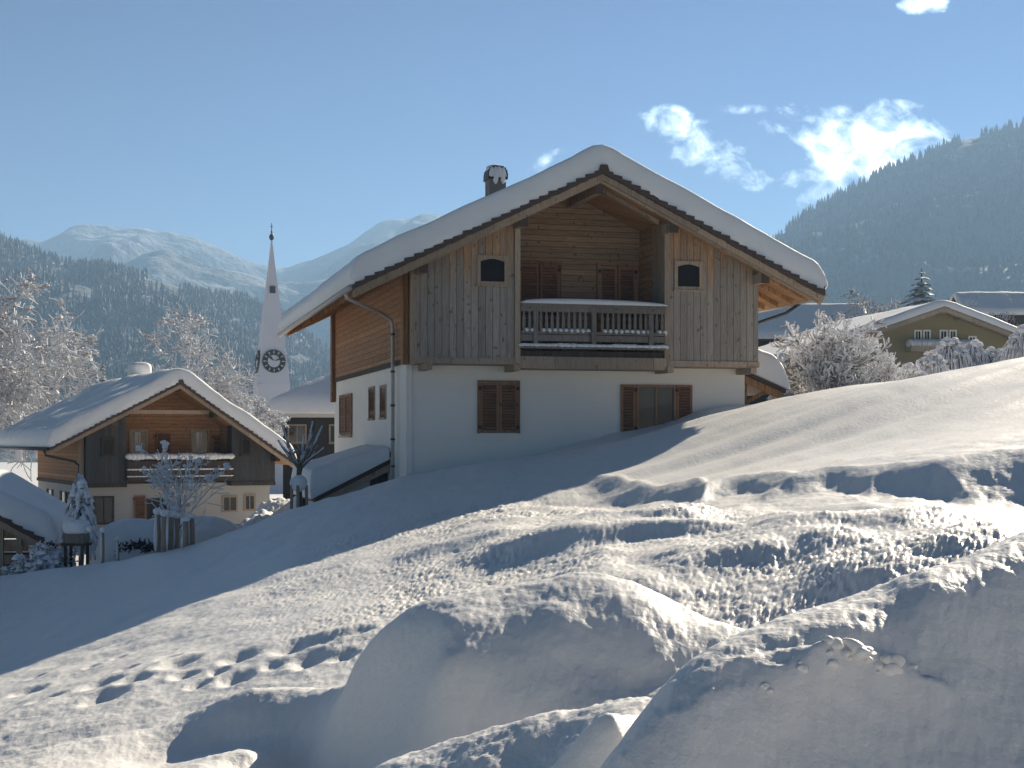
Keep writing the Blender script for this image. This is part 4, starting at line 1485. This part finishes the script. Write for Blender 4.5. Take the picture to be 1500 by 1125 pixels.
# ------------------------------------------------------------------ other houses
def simple_house(label, px_front, Y, deg, apex, left, right, depth, wall_px, zb, wall, snow_t=.6, name='house', windows=(), seed=40, over=1.6, balcony=None, gable=None, cat='house', brackets=()):
    """gabled house; apex/left/right are the roof corners of the front verge, read off the photo at distance Y"""
    fr = Frame(px_front, Y, deg)
    root = empty(name, (fr.O[0], fr.O[1], zb), fr.a)
    tag(root, label, cat)
    prof = [fr.fac(*left, -over), fr.fac(*apex, -over), fr.fac(*right, -over)]
    (xl, zl), (xa, za), (xr, zr) = prof
    x0, x1 = fr.fac(wall_px[0], 600)[0], fr.fac(wall_px[1], 600)[0]

    def under(x):
        return (za + (zl - za) * (xa - x) / (xa - xl) if x < xa else za + (zr - za) * (x - xa) / (xr - xa)) - .14
    MB().prism([(x0, zb - 1), (x1, zb - 1), (x1, under(x1)), (xa, under(xa)), (x0, under(x0))], 0, depth).build('wall', M[wall], root, zb)
    roof_full(root, zb, prof, -over, depth + over, .14, .3, mats=('trim', 'tile', 'trim') if wall == 'plaster_yellow' else ('beam', 'tile', 'soffit'), tiles=False, seed=seed)
    snow_slab('roof_snow', [(x, z + .02) for x, z in prof], -over - .15, depth + over + .2, snow_t, M['snow'], root, zb, seed, edge=.35, end_edge=.5, ny=30, ridge_r=1.0, wav=.05)
    for (a, b_, c, d, m2) in windows:
        xx0, z1 = fr.fac(a, b_)
        xx1, z0 = fr.fac(c, d)
        window(root, zb, xx0, xx1, z0, z1, -.02, frame=M['plaster'], pane=M[m2], fw=.12, sill=False)
    for (a, b_) in brackets:
        x, z = fr.fac(a, b_, -over * .5)
        zz = under(x)
        MB().prism([(x - .12, z), (x + .12, z), (x + .12, zz), (x - .12, zz)], -over + .1, -.02).build('bracket', M['trim'], root, zb)
    if balcony:
        (a, b_, c, d) = balcony
        xx0, z1 = fr.fac(a, b_, -1)
        xx1, z0 = fr.fac(c, d, -1)
        bo = MB().box(xx0, xx1, -1.0, 0, z0 - .5, z0).build('balcony', M['trim'], root, zb)
        s = MB()
        for k in range(24):
            x = xx0 + (xx1 - xx0) * (k + .5) / 24
            s.blob((x, -.5, z0 + .12), ((xx1 - xx0) / 30, .7, (z1 - z0) * .8), k, 8, 6, .1)
        s.build('balcony_snow', M['snow'], bo, zb, smooth=True)
    return fr, root, zb, prof


# ochre farmhouse on the right
simple_house('wide ochre plastered farmhouse under snow behind the bushes on the right', 1285, 110, 10, (1383, 449), (1140, 532), (1640, 547), 16, (1255, 1560), -1.5, 'plaster_yellow', .55,
             windows=[(1339, 483, 1350, 500, 'glass'), (1352, 483, 1363, 500, 'glass'), (1376, 483, 1388, 500, 'glass'), (1390, 483, 1401, 500, 'glass'), (1418, 492, 1430, 500, 'glass')],
             balcony=(1335, 496, 1426, 506), brackets=[(1348, 468), (1377, 460), (1408, 468), (1487, 500)], seed=41)
# long house behind it
def long_house(label, pxs, py_top, py_eave, Y, depth, zb, name='house', t=.6, seed=60, wall='darkwood', slant=0):
    """ridge runs across the view: px range, row of the ridge and of the near eave"""
    x0, x1 = (pxs[0] - 750) / F_PX * Y, (pxs[1] - 750) / F_PX * Y
    root = empty(name, ((x0 + x1) / 2, Y, zb), 0)
    tag(root, label, 'house')
    L = (x1 - x0) / 2
    ze = (HZ - py_eave) / F_PX * Y
    zr = (HZ - py_top) / F_PX * (Y + depth / 2) - t
    rf = MB()
    # local y runs into the picture; profile in (y,z)
    prof = [(-1.2, ze), (depth / 2, zr), (depth + 1.2, ze)]
    rf.prism([(-1.2, ze - .14), (-1.2, ze), (depth / 2, zr), (depth + 1.2, ze), (depth + 1.2, ze - .14), (depth / 2, zr - .16)], -L - .8, L + .8, 'x')
    r_ = rf.build('roof', M['tile'], root, zb)
    MB().prism([(0, zb - 1), (0, ze - .02), (depth / 2, zr - .3), (depth, ze - .02), (depth, zb - 1)], -L, L, 'x').build('wall', M[wall], root, zb)
    # snow built in a turned frame
    so = snow_slab('roof_snow', [(y, z + .02) for y, z in prof], -L - .95, L + .95, t, M['snow'], root, zb, seed, edge=.4, end_edge=.45, ny=30, ridge_r=.9)
    so.rotation_euler = (0, 0, R(90))
    # after the turn profile x -> y and length y -> -x
    return root, prof, L


r1 = long_house('snow covered house roof just right of the big chalet eave, dark wall below', (1050, 1262), 441, 498, 132, 6.5, -1.5, t=.5, wall='dark')
r2 = long_house('house with deep roof snow at the right edge behind the ochre farmhouse', (1420, 1640), 425, 463, 150, 5.0, -1.5, t=.5, seed=63)


def hip_house():
    """roof between the spire and the big chalet"""
    Y = 95.0
    zb = -5.5
    x0, x1 = (392 - 750) / F_PX * Y, (600 - 750) / F_PX * Y
    root = empty('house', ((x0 + x1) / 2, Y, zb), R(4))
    tag(root, 'dark walled house with a broad bluish snow roof between the spire and the big chalet', 'house')
    L = (x1 - x0) / 2
    D = 11.0
    ze = (HZ - 603) / F_PX * Y
    zr = (HZ - 548) / F_PX * (Y + D / 2)
    MB().box(-L + 1, L - .5, 0, D, zb - 1, ze - .2).build('wall', M['dark'], root, zb)
    nx, ny = 40, 24
    xs_, ys_ = np.linspace(-L - .2, L + .2, nx), np.linspace(-1.1, D + 1.1, ny)
    XX, YY = np.meshgrid(xs_, ys_)
    ed = np.minimum(np.minimum(XX + L + .2, L + .2 - XX) * (zr - ze) / 5.2, np.minimum(YY + 1.1, D + 1.1 - YY) * (zr - ze) / 4.4)
    e2 = np.minimum(np.minimum(XX + L + .2, L + .2 - XX), np.minimum(YY + 1.1, D + 1.1 - YY))
    ZZ = ze + np.minimum(ed, zr - ze) + .55 * np.sqrt(np.clip(1 - (1 - np.clip(e2 / .5, 0, 1)) ** 2, 0, 1)) + .10 * fbm(XX * .35, YY * .35, 3, 5)
    N = nx * ny
    top = np.stack([XX, YY, ZZ - zb], -1).reshape(-1, 3)
    bot = np.stack([XX, YY, np.full_like(XX, ze - .15) - zb], -1).reshape(-1, 3)
    gf = grid_faces(ny, nx)
    rim = np.array([i for i in range(nx)] + [nx * (r + 1) - 1 for r in range(1, ny)] + [N - 1 - i for i in range(1, nx)] + [nx * r for r in range(ny - 2, 0, -1)])
    nn = np.roll(rim, -1)
    o = mesh_np('roof_snow', np.concatenate([top, bot]), np.concatenate([gf, gf[:, ::-1] + N, np.stack([rim, rim + N, nn + N, nn], 1)]), M['snow'])
    o.parent = root
    MB().box(-L - .1, L + .1, -1.0, D + 1.0, ze - .38, ze - .16).build('eave_board', M['metal'], root, zb)
    for x in (-3.2, -.6, 1.8):
        window(root, zb, x, x + 1.2, ze - 2.0, ze - .8, -.02, frame=M['beam'], fw=.1)


hip_house()


# ------------------------------------------------------------------ trees and shrubs
def grow(rng, thick, thin, p, d, L, r, lev, maxlev, spread, up, kids, wig=.22, rmin=.012, droop=0.0, nseg=4, twist=None):
    pts = [Vector(p)]
    rad = [r]
    dd = Vector(d).normalized()
    for i in range(nseg):
        wg = wig * (.35 if lev == 0 else 1)
        dd = (dd + Vector((rng.gauss(0, wg), rng.gauss(0, wg), rng.gauss(0, wg) + up * .12 - droop * (i / nseg) * .5))).normalized()
        pts.append(pts[-1] + dd * (L / nseg))
        rad.append(max(rmin, r * (1 - .65 * (i + 1) / nseg)))
    (thick if lev < 2 else thin).tube(pts, rad, 6 if lev == 0 else (5 if lev == 1 else 4), cap=False)
    if lev >= maxlev:
        return
    n = kids[lev]
    for k in range(n):
        q = (k + rng.uniform(.2, .9)) / n
        q = .22 + .78 * q if lev == 0 else .12 + .88 * q
        f = min(q * nseg, nseg - 1e-3)
        i = int(f)
        pos = pts[i].lerp(pts[i + 1], f - i)
        base = (pts[i + 1] - pts[i]).normalized()
        ax = Vector((rng.gauss(0, 1), rng.gauss(0, 1), rng.gauss(0, 1)))
        side = (ax - base * ax.dot(base)).normalized()
        nd = (base * (1 - spread) + side * spread).normalized()
        nd = (nd + Vector((0, 0, up * .25 - droop * .35))).normalized()
        grow(rng, thick, thin, pos, nd, L * rng.uniform(.42, .68) * (1.15 - .45 * q), rad[i] * .55, lev + 1, maxlev, spread, up, kids, wig, rmin, droop, 3, None)


def tree(name, label, cat, px, py, Y, h, seed, lean=(0, 0), kids=(9, 7, 6), spread=.62, up=.6, twig=M['twig_white'], r=.12, rmin=.018, droop=0, group=None, stems=1, clumps=0, clump_r=.08, z=None, maxlev=3, wig=.22, thickmat=None):
    rng = random.Random(seed)
    x = (px - 750) / F_PX * Y
    zb = (HZ - py) / F_PX * Y if z is None else z
    root = empty(name, (x, Y, zb))
    tag(root, label, cat, group)
    th, tn = MB(), MB()
    for s in range(stems):
        a = rng.uniform(0, 6.28)
        k = 0 if stems == 1 else rng.uniform(.15, .75)
        d = Vector((math.cos(a) * k + lean[0], math.sin(a) * k + lean[1], 1))
        base = (rng.uniform(-.25, .25) * (stems > 1), rng.uniform(-.25, .25) * (stems > 1), -.4)
        grow(rng, th, tn, base, d, (h + .4) * (.62 if stems == 1 else .55) * rng.uniform(.85, 1.1), r, 0, maxlev, spread, up, kids, wig, rmin, droop, 5)
    if clumps:
        vs = tn.v
        for k in range(clumps):
            c = vs[rng.randrange(len(vs))]
            q = clump_r * rng.uniform(.5, 1.4)
            tn.blob((c[0], c[1], c[2] + q * .4), (q * 1.25, q * 1.2, q * .9), k, 7, 5, .25)
    th.build('trunk', thickmat or M['twig_mid'], root)
    tn.build('crown', twig, root, smooth=False)
    return root


GT = 'frosted trees behind the lower chalet'
tree('frosted_tree', 'largest frosted tree at the left edge above the lower chalet roof', 'tree', 28, 640, 100, 15.5, 3, kids=(15, 11, 9), r=.24, rmin=.032, droop=.5, up=.3, twig=M['twig_mid'], group=GT, z=-1, clumps=260, clump_r=.16)
tree('frosted_tree', 'bushy frosted tree just left of the lower chalet roof, right of the largest one', 'tree', 84, 640, 106, 13.5, 4, kids=(14, 10, 8), r=.2, rmin=.034, droop=.7, up=.2, twig=M['twig_mid'], group=GT, z=-1, clumps=240, clump_r=.16)
tree('frosted_tree', 'frosted tree cut off by the left edge of the picture', 'tree', -25, 640, 98, 14, 5, kids=(13, 10, 8), r=.2, rmin=.032, droop=.6, up=.2, twig=M['twig_mid'], group=GT, z=-1, clumps=180, clump_r=.16)
tree('frosted_tree', 'tall loose frosted tree above the ridge of the lower chalet', 'tree', 262, 640, 120, 16, 6, kids=(12, 9, 8), r=.2, rmin=.034, droop=.5, up=.4, twig=M['twig_mid'], group=GT, z=-1, clumps=150, clump_r=.16)
tree('frosted_tree', 'slender frosted tree right of the lower chalet ridge', 'tree', 306, 640, 124, 9.5, 7, kids=(11, 8, 7), r=.16, rmin=.034, droop=.6, up=.3, twig=M['twig_mid'], group=GT, z=-1, clumps=120, clump_r=.15)
tree('frosted_tree', 'low frosted tree standing at the foot of the church spire', 'tree', 338, 640, 122, 8, 8, kids=(11, 8, 7), r=.14, rmin=.032, droop=.6, up=.3, twig=M['twig_mid'], group=GT, z=-1, clumps=90, clump_r=.14)
tree('frosted_tree', 'small pale frosted tree between the spire and the hip roof', 'tree', 389, 622, 90, 3.0, 9, kids=(12, 8, 6), r=.1, rmin=.03, droop=.5, up=.3, twig=M['twig_mid'], group=GT, z=.0, clumps=70, clump_r=.13)


def conifer(name, label, px, Y, z, h, seed, mat=M['conifer'], wide=.26, group=None, tiers=26):
    rng = random.Random(seed)
    x = (px - 750) / F_PX * Y
    root = empty(name, (x, Y, z))
    tag(root, label, 'tree', group)
    MB().tube([(0, 0, -.5), (0, 0, h * .97)], [.02 * h, .004 * h], 6).build('trunk', M['bark'], root)
    b = MB()
    for k in range(tiers):
        q = k / tiers
        zz = h * (.06 + .92 * q)
        L = h * wide * (1 - q) ** .8 + .08
        n = int(12 - 5 * q)
        ph = rng.uniform(0, 6.28)
        for j in range(n):
            a = ph + j * 6.283 / n + rng.uniform(-.25, .25)
            l = L * rng.uniform(.6, 1.15)
            dx, dy = math.cos(a), math.sin(a)
            sx, sy = -dy, dx
            wv = l * .42
            pts = []
            for (f, dz, ww) in ((0, 0, .3), (.35, -.03, 1), (.7, -.12, .8), (1, -.26, .08)):
                c = Vector((dx * l * f, dy * l * f, zz + dz * l * 1.2 + rng.uniform(-.02, .02) * l))
                pts += [c + Vector((sx, sy, 0)) * wv * ww + Vector((0, 0, -.10 * l * ww)), c + Vector((0, 0, .04 * l)), c - Vector((sx, sy, 0)) * wv * ww + Vector((0, 0, -.10 * l * ww))]
            fc = []
            for s in range(3):
                for m_ in (0, 1):
                    i0 = s * 3 + m_
                    fc.append((i0, i0 + 3, i0 + 4, i0 + 1))
            b.pts(pts, fc)
    b.build('crown', mat, root)
    return root


conifer('snowy_spruce', 'small snowy spruce peeking over the left end of the lower chalet roof', 150, 118, -1, 7.3, 5, group='snowy spruces', mat=M['conifer'])
conifer('snowy_spruce', 'dark snowy spruce rising behind the left slope of the ochre farmhouse roof', 1350, 128, 3, 12, 6, wide=.42, group='snowy spruces')
for k, (px, Y, h, lb) in enumerate([(1262, 134, 14.5, 'half bare tree left of the dark spruce, behind the ochre farmhouse roof'), (1300, 138, 16.0, 'bare twiggy tree touching the dark spruce from the left'),
                                    (1236, 131, 12.5, 'low dark twiggy tree nearest the big chalet behind the hoary bush')]):
    tree('half_bare_tree', lb, 'tree', px, 600, Y, h, 60 + k, kids=(16, 10, 8), r=.12, rmin=.028, twig=M['twig_dark'], clumps=160, clump_r=.12, group='half bare trees behind the right field', z=.5, spread=.7)
for k, (px, h, lb) in enumerate([(1368, 4.9, 'thin bare treetop over the ochre farmhouse ridge'), (1458, 4.3, 'thin bare treetop left of the roof at the right edge'), (1476, 4.7, 'thin bare treetop above the roof at the right edge')]):
    tree('bare_tree', lb, 'tree', px, 600, 150, h + 8, 80 + k, kids=(10, 7, 5), r=.1, rmin=.03, twig=M['twig_dark'], group='thin treetops on the right', z=2.5)
# hoary bushes right of the chalet
BZ = lambda px, Y: ground_at((px - 750) / F_PX * Y, Y)
tree('hoar_bush', 'large loose hoar covered bush right of the big chalet', 'bush', 1222, 0, 50, 4.6, 11, kids=(6, 5, 4), r=.055, rmin=.027, stems=15, spread=.55, up=.7, z=BZ(1222, 50), clumps=260, clump_r=.06)
tree('hoar_bush', 'hoary bush at the right foot of the large one, with fine upright twigs', 'bush', 1290, 0, 52, 2.9, 12, kids=(9, 7, 5), r=.035, rmin=.015, stems=10, spread=.45, up=.9, z=BZ(1290, 52), clumps=250, clump_r=.05)
tree('hoar_bush', 'low dense hoary bush against the right corner of the big chalet', 'bush', 1150, 0, 48.5, 1.7, 13, kids=(9, 7, 5), r=.03, rmin=.016, stems=9, spread=.6, up=.3, z=BZ(1150, 48.5), clumps=300, clump_r=.065)
tree('hoar_bush', 'darker open bush behind the large hoary one', 'bush', 1255, 0, 60, 4.0, 14, kids=(9, 7, 5), r=.04, rmin=.015, stems=9, spread=.6, up=.5, z=BZ(1255, 60), twig=M['twig_dark'], clumps=60)


def weeping(name, label, px, Y, h, w_, seed, group, twig='twig_white'):
    h, w_ = h + 1.0, w_ * 1.15
    """a snow laden shrub whose twigs are bent over into a dome"""
    rng = random.Random(seed)
    x = (px - 750) / F_PX * Y
    root = empty(name, (x, Y, BZ(px, Y)))
    tag(root, label, 'bush', group)
    st, cr = MB(), MB()
    for k in range(5):
        a = rng.uniform(0, 6.28)
        st.tube([(0, 0, -.3), (math.cos(a) * .1, math.sin(a) * .1, h * .5), (math.cos(a) * w_ * .3, math.sin(a) * w_ * .3, h * .8)], [.03, .025, .015], 5)
    for k in range(260):
        a = rng.uniform(0, 6.28)
        rr = w_ * rng.uniform(.35, 1.0)
        top = h * (1.0 - .18 * (rr / w_) ** 2) * rng.uniform(.86, 1.03)
        pts = []
        end = rng.uniform(.1, .75)
        for q in (0, .25, .5, .75, 1):
            th = q * math.pi * .5 * 1.15
            pts.append((math.cos(a) * rr * math.sin(min(th, 1.57)) ** .8, math.sin(a) * rr * math.sin(min(th, 1.57)) ** .8, top * (end + (1 - end) * math.cos(th * .87) ** .7) if math.cos(th * .87) > 0 else top * end))
        pts[0] = (0, 0, top)
        cr.tube(pts, [.03, .035, .03, .025, .012], 4, cap=False)
    for k in range(26):
        a = rng.uniform(0, 6.28)
        q = rng.random() ** .5
        cr.blob((math.cos(a) * w_ * q * .8, math.sin(a) * w_ * q * .8, h * (1 - .35 * q * q)), (.12 * w_ + .03, .12 * w_ + .03, .045 * h), k, 8, 5, .4)
    st.build('stem', M['bark'], root)
    cr.build('crown', M[twig], root)


GW = 'domed snow laden shrubs on the right'
for k, (px, Y, h, w_, lb) in enumerate([(1365, 56, 1.15, .62, 'low domed shrub under snow right of the hoary bushes, leftmost of the domed ones'), (1392, 60, 1.95, .85, 'tallest domed shrub in front of the ochre farmhouse balcony'),
                                        (1425, 61, 1.85, .8, 'domed shrub touching the tallest one from the right'), (1455, 61, 1.5, .7, 'domed snowy shrub third from the right edge'),
                                        (1478, 60, 1.35, .65, 'domed snowy shrub second from the right edge'), (1502, 58, 1.75, .8, 'domed snowy shrub cut by the right edge'), (1335, 54, .7, .6, 'lowest snow covered shrub on the field edge beside the hoary bushes')]):
    weeping('snow_laden_shrub', lb, px, Y, h, w_, 100 + k, GW)

# young tree with clumps of snow in front of the lower chalet
tree('young_tree', 'young tree with clumps of snow in front of the lower chalet balcony', 'tree', 262, 812, 42, 3.75, 21, kids=(15, 5, 3), r=.055, rmin=.013, spread=.56, up=.6, clumps=170, clump_r=.05, twig=M['frost'], wig=.10, thickmat=M['twig_dark'])


def pollard():
    px, Y = 438, 41.5
    x = (px - 750) / F_PX * Y
    z = ground_at(x, Y)
    root = empty('pollarded_tree', (x, Y, z))
    tag(root, 'pollarded tree with stubby snow dusted limbs left of the lean-to', 'tree')
    h = (HZ - 620) / F_PX * Y - z
    MB().tube([(0, 0, -.3), (.02, 0, .6), (0, 0, 1.25), (.03, 0, 1.5)], [.10, .075, .07, .09], 8).build('trunk', M['bark'], root, smooth=True)
    b = MB()
    rng = random.Random(9)
    for (dx, dy, hh) in ((-.5, .1, 1.0), (-.34, -.2, .72), (-.62, .25, .62), (.12, .1, .75), (.45, -.1, 1.0), (.62, .2, .95), (.34, .3, 1.05), (.7, -.1, .45)):
        top = (dx, dy, 1.45 + hh * (h - 1.45))
        mid = (dx * .45 + rng.uniform(-.05, .05), dy * .5, 1.45 + .35 * hh * (h - 1.45))
        b.tube([(0.02, 0, 1.4), mid, (dx * .8, dy * .8, 1.45 + .75 * hh * (h - 1.45)), top], [.055, .042, .033, .024], 6)
        for k in range(3):
            a = rng.uniform(0, 6.28)
            b.tube([mid, (mid[0] + math.cos(a) * .2, mid[1] + math.sin(a) * .2, mid[2] + rng.uniform(.1, .35))], [.022, .012], 4)
    b.build('limbs', frosted('pollard_bark', frost=(.62, .64, .68), bark=(.14, .12, .11), lo=-.5, hi=.6, sc=5), root, smooth=True)
    # stakes and wrapping at the foot
    s = MB()
    for (dx, dy) in ((-.22, 0), (.22, .05), (0, -.24)):
        s.tube([(dx, dy, -.3), (dx * .9, dy * .9, .95)], .045, 7)
    s.build('stake', M['post'], root, smooth=True)
    MB().blob((0, -.02, 1.0), (.22, .22, .24), 4, 12, 8, .3).build('snow_collar', M['frost'], root, smooth=True)


pollard()


# ------------------------------------------------------------------ things along the lower fence
def wrapped_shrub():
    px, Y = 117, 39.0
    x = (px - 750) / F_PX * Y
    z = ground_at(x, Y)
    root = empty('snowy_column_shrub', (x, Y, z))
    tag(root, 'upright shrub drooping under heavy snow behind the feeding box', 'bush')
    rng = random.Random(17)
    c, s = MB(), MB()
    s.tube([(0, 0, -.3), (0, 0, 1.6)], [.05, .02], 5)
    for k in range(120):
        a = rng.uniform(0, 6.28)
        q = rng.random()
        rr = .40 * math.sin(math.pi * min(1, .25 + q * .70)) ** .7
        zz = .45 + 1.95 * q
        ca, sa = math.cos(a), math.sin(a)
        c.tube([(0, 0, zz - .05), (ca * rr * .5, sa * rr * .5, zz + .10), (ca * rr * .95, sa * rr * .95, zz - .08), (ca * rr * 1.12, sa * rr * 1.12, zz - .34)], [.03, .045, .045, .015], 6)
    for k in range(26):
        a = rng.uniform(0, 6.28)
        q = rng.random()
        rr = .30 * math.sin(math.pi * min(1, .25 + q * .70))
        c.blob((math.cos(a) * rr, math.sin(a) * rr, .6 + 1.8 * q), (.11, .11, .09), k, 9, 7, .35)
    s.build('stem', M['bark'], root)
    c.build('crown', M['twig_white'], root, smooth=True)


def feeding_box():
    px, Y = 112, 37.5
    x = (px - 750) / F_PX * Y
    z = ground_at(x, Y)
    z1 = (HZ - 806) / F_PX * Y
    root = empty('feeding_box', (x, Y, z), R(-10))
    tag(root, 'wooden box on legs with a hood of snow, between the shed bush and the fence', 'box')
    d = .60
    bz = z1 - z + .12
    for (a, b) in ((-.22, -.15), (.22, -.15), (-.22, .15), (.22, .15)):
        MB().box(a - .03, a + .03, b - .03, b + .03, -.3, bz).build('leg', M['darkwood'], root)
    MB().box(-.30, .30, -.22, .22, bz, bz + .06).build('floor_board', M['darkwood'], root)
    bd = MB().box(-.26, .26, -.18, .18, bz + .06, bz + .42).build('box', M['rail'], root)
    s = MB().blob((0, 0, bz + .44), (.33, .26, .20), 6, 20, 12, .10, flat_bottom=-.7, pw=.7)
    s.blob((-.16, 0, bz + .56), (.16, .2, .16), 7, 12, 8, .2).blob((.12, -.02, bz + .54), (.15, .18, .12), 8, 12, 8, .2)
    s.build('snow_hood', M['frost'], root, smooth=True)
    MB().blob((.42, -.15, bz + .42), (.085, .085, .085), 2, 10, 7, .05).build('ball', M['snow'], root, smooth=True)


wrapped_shrub()
feeding_box()
tree('snowy_bramble', 'tangled snowy bush in front of the shed at the left edge', 'bush', 62, 0, 37.6, 1.35, 31, kids=(8, 6, 4), r=.03, rmin=.014, stems=12, spread=.65, up=.1, droop=.8, z=BZ(62, 37.6), clumps=260, clump_r=.06, twig=M['twig_white'])

# fence posts with snow caps
PG = 'snow capped garden posts along the lower slope'
post_spec = [(150, .80, 'tallest thin post, left of the long snow mound'), (172, .55, 'short thin post in front of the dark hollow of the snow mound'), (231, 1.0, 'thick post leftmost of the cluster below the young tree'), (240, .92, 'second post of the cluster below the young tree'),
             (250, .86, 'post of the cluster below the young tree, directly under its crown'), (259, .80, 'post right beside the trunk of the young tree'), (272, .66, 'short snow capped post right of the young tree trunk'), (281, .7, 'snow capped post rightmost of the cluster')]
proto = None
for k, (px, hh, lb) in enumerate(post_spec):
    Y = 37.2 + .2 * (k % 3)
    x = (px - 750) / F_PX * Y
    r = .045 if k < 2 else .07
    if k in (0, 2):
        root = empty('fence_post', (x, Y, ground_at(x, Y)))
        MB().tube([(0, 0, -.4), (.01, 0, .5), (0, 0, 1.0)], [r * 1.05, r, r * .95], 8).build('shaft', M['post'], root, smooth=True)
        MB().blob((0, 0, 1.03), (r * 1.7, r * 1.7, .10), k, 10, 7, .1).build('snow_cap', M['snow'], root, smooth=True)
        MB().blob((-r * .5, -r * .6, .5), (r * .8, r * .7, .5), k + 3, 8, 7, .25).build('rime', M['frost'], root, smooth=True)
        proto = root
    else:
        src = proto
        root = src.copy()
        COL.objects.link(root)
        for ch in list(src.children):
            c = ch.copy()
            COL.objects.link(c)
            c.parent = root
        root.location = (x, Y, ground_at(x, Y))
        root.rotation_euler = (0, R(random.Random(k).uniform(-3, 3)), R(47 * k))
    root.scale = (1, 1, hh)
    tag(root, lb, 'post', PG)
bpy.context.view_layer.update()


def snow_mounds():
    # long heap of snow over a hedge, with a dark hollow
    px, Y = 193, 41.0
    x = (px - 750) / F_PX * Y
    zg = (HZ - 832) / F_PX * Y
    root = empty('snowed_in_hedge', (x, Y, zg))
    tag(root, 'hedge buried in a long rounded snow mound with a dark gap of twigs', 'hedge')
    z1 = (HZ - 760) / F_PX * Y - zg
    b = MB()
    b.blob((0, .3, z1 * .34), (1.15, .8, z1 * .66), 3, 30, 18, .10)
    b.blob((-.55, .2, z1 * .30), (.7, .7, z1 * .55), 4, 20, 14, .12)
    b.blob((.75, .2, z1 * .30), (.6, .6, z1 * .42), 5, 20, 14, .12)
    b.build('snow_cover', M['snow'], root, smooth=True)
    rng = random.Random(3)
    t_ = MB()
    for k in range(90):
        xx = rng.uniform(-.25, .72)
        zz = z1 * .38 + .14 * math.sin((xx + .25) * 3.0) + rng.uniform(-.1, .1)
        t_.tube([(xx, -.42, zz), (xx + rng.uniform(-.16, .16), -.62, zz + rng.uniform(-.1, .16))], [.03, .01], 4)
    t_.build('twigs', M['iron'], root)
    # two smaller heaps
    for (px, py, Y, rr, lb) in ((235, 770, 43, (.55, .5, .42), 'small rounded snow heap left of the young tree trunk'), (300, 772, 45, (1.0, .8, .55), 'pointed snow heap to the right of the young tree')):
        x = (px - 750) / F_PX * Y
        z = (HZ - py) / F_PX * Y
        o = MB().blob((0, 0, 0), rr, px, 26, 16, .16).build('snow_heap', M['snow'], None, smooth=True)
        o.location = (x, Y, z - rr[2] * .4)
        tag(o, lb, 'snow heap', 'snow heaps in the lower garden')


snow_mounds()
# rough ploughed heaps between the lower chalet and the pollard: part of the ground
xs_ = np.linspace(-11.5, -6.0, 130)
ys_ = np.linspace(49, 62, 120)
XX, YY = np.meshgrid(xs_, ys_)
fx = sstep(XX, -11.5, -9.6) * (1 - sstep(XX, -7.4, -6.0))
fy = sstep(YY, 49, 52) * (1 - sstep(YY, 58, 62))
ZZ = base_h(XX, YY) - .25 + fx * fy * (1.15 + .35 * fbm(XX * .6, YY * .5, 4, 7) + .14 * fbm(XX * 2.4, YY * 2, 3, 9))
o = mesh_np('ploughed_snow_ground', np.stack([XX, YY, ZZ], -1).reshape(-1, 3), grid_faces(120, 130), M['ground'])
tag(o, kind='structure')

# crumbs of snow lying on the bank
rng = random.Random(77)
b = MB()
for (px, py, r) in [(1222, 1006, .034), (1247, 992, .040), (1266, 1000, .026), (1303, 1009, .030), (1344, 1011, .017), (1212, 1020, .020), (1180, 1030, .018), (1236, 1016, .018), (1120, 1046, .014), (1284, 1018, .015)]:
    x, y = face_pt(px, py)
    for k in range(3):
        xx, yy_ = x + rng.gauss(0, r * .5), y + rng.gauss(0, r * .5)
        q = r * rng.uniform(.5, 1.0)
        b.blob((xx, yy_, ground_at(xx, yy_) - q * .2), (q * 1.2, q * 1.1, q * .9), k * 7 + px, 12, 8, .42)
o = b.build('snow_crumbs', M['ground'], None, smooth=True)
tag(o, 'crumbled lumps of snow strewn over the shaded near bank', 'snow lumps', kind='stuff')
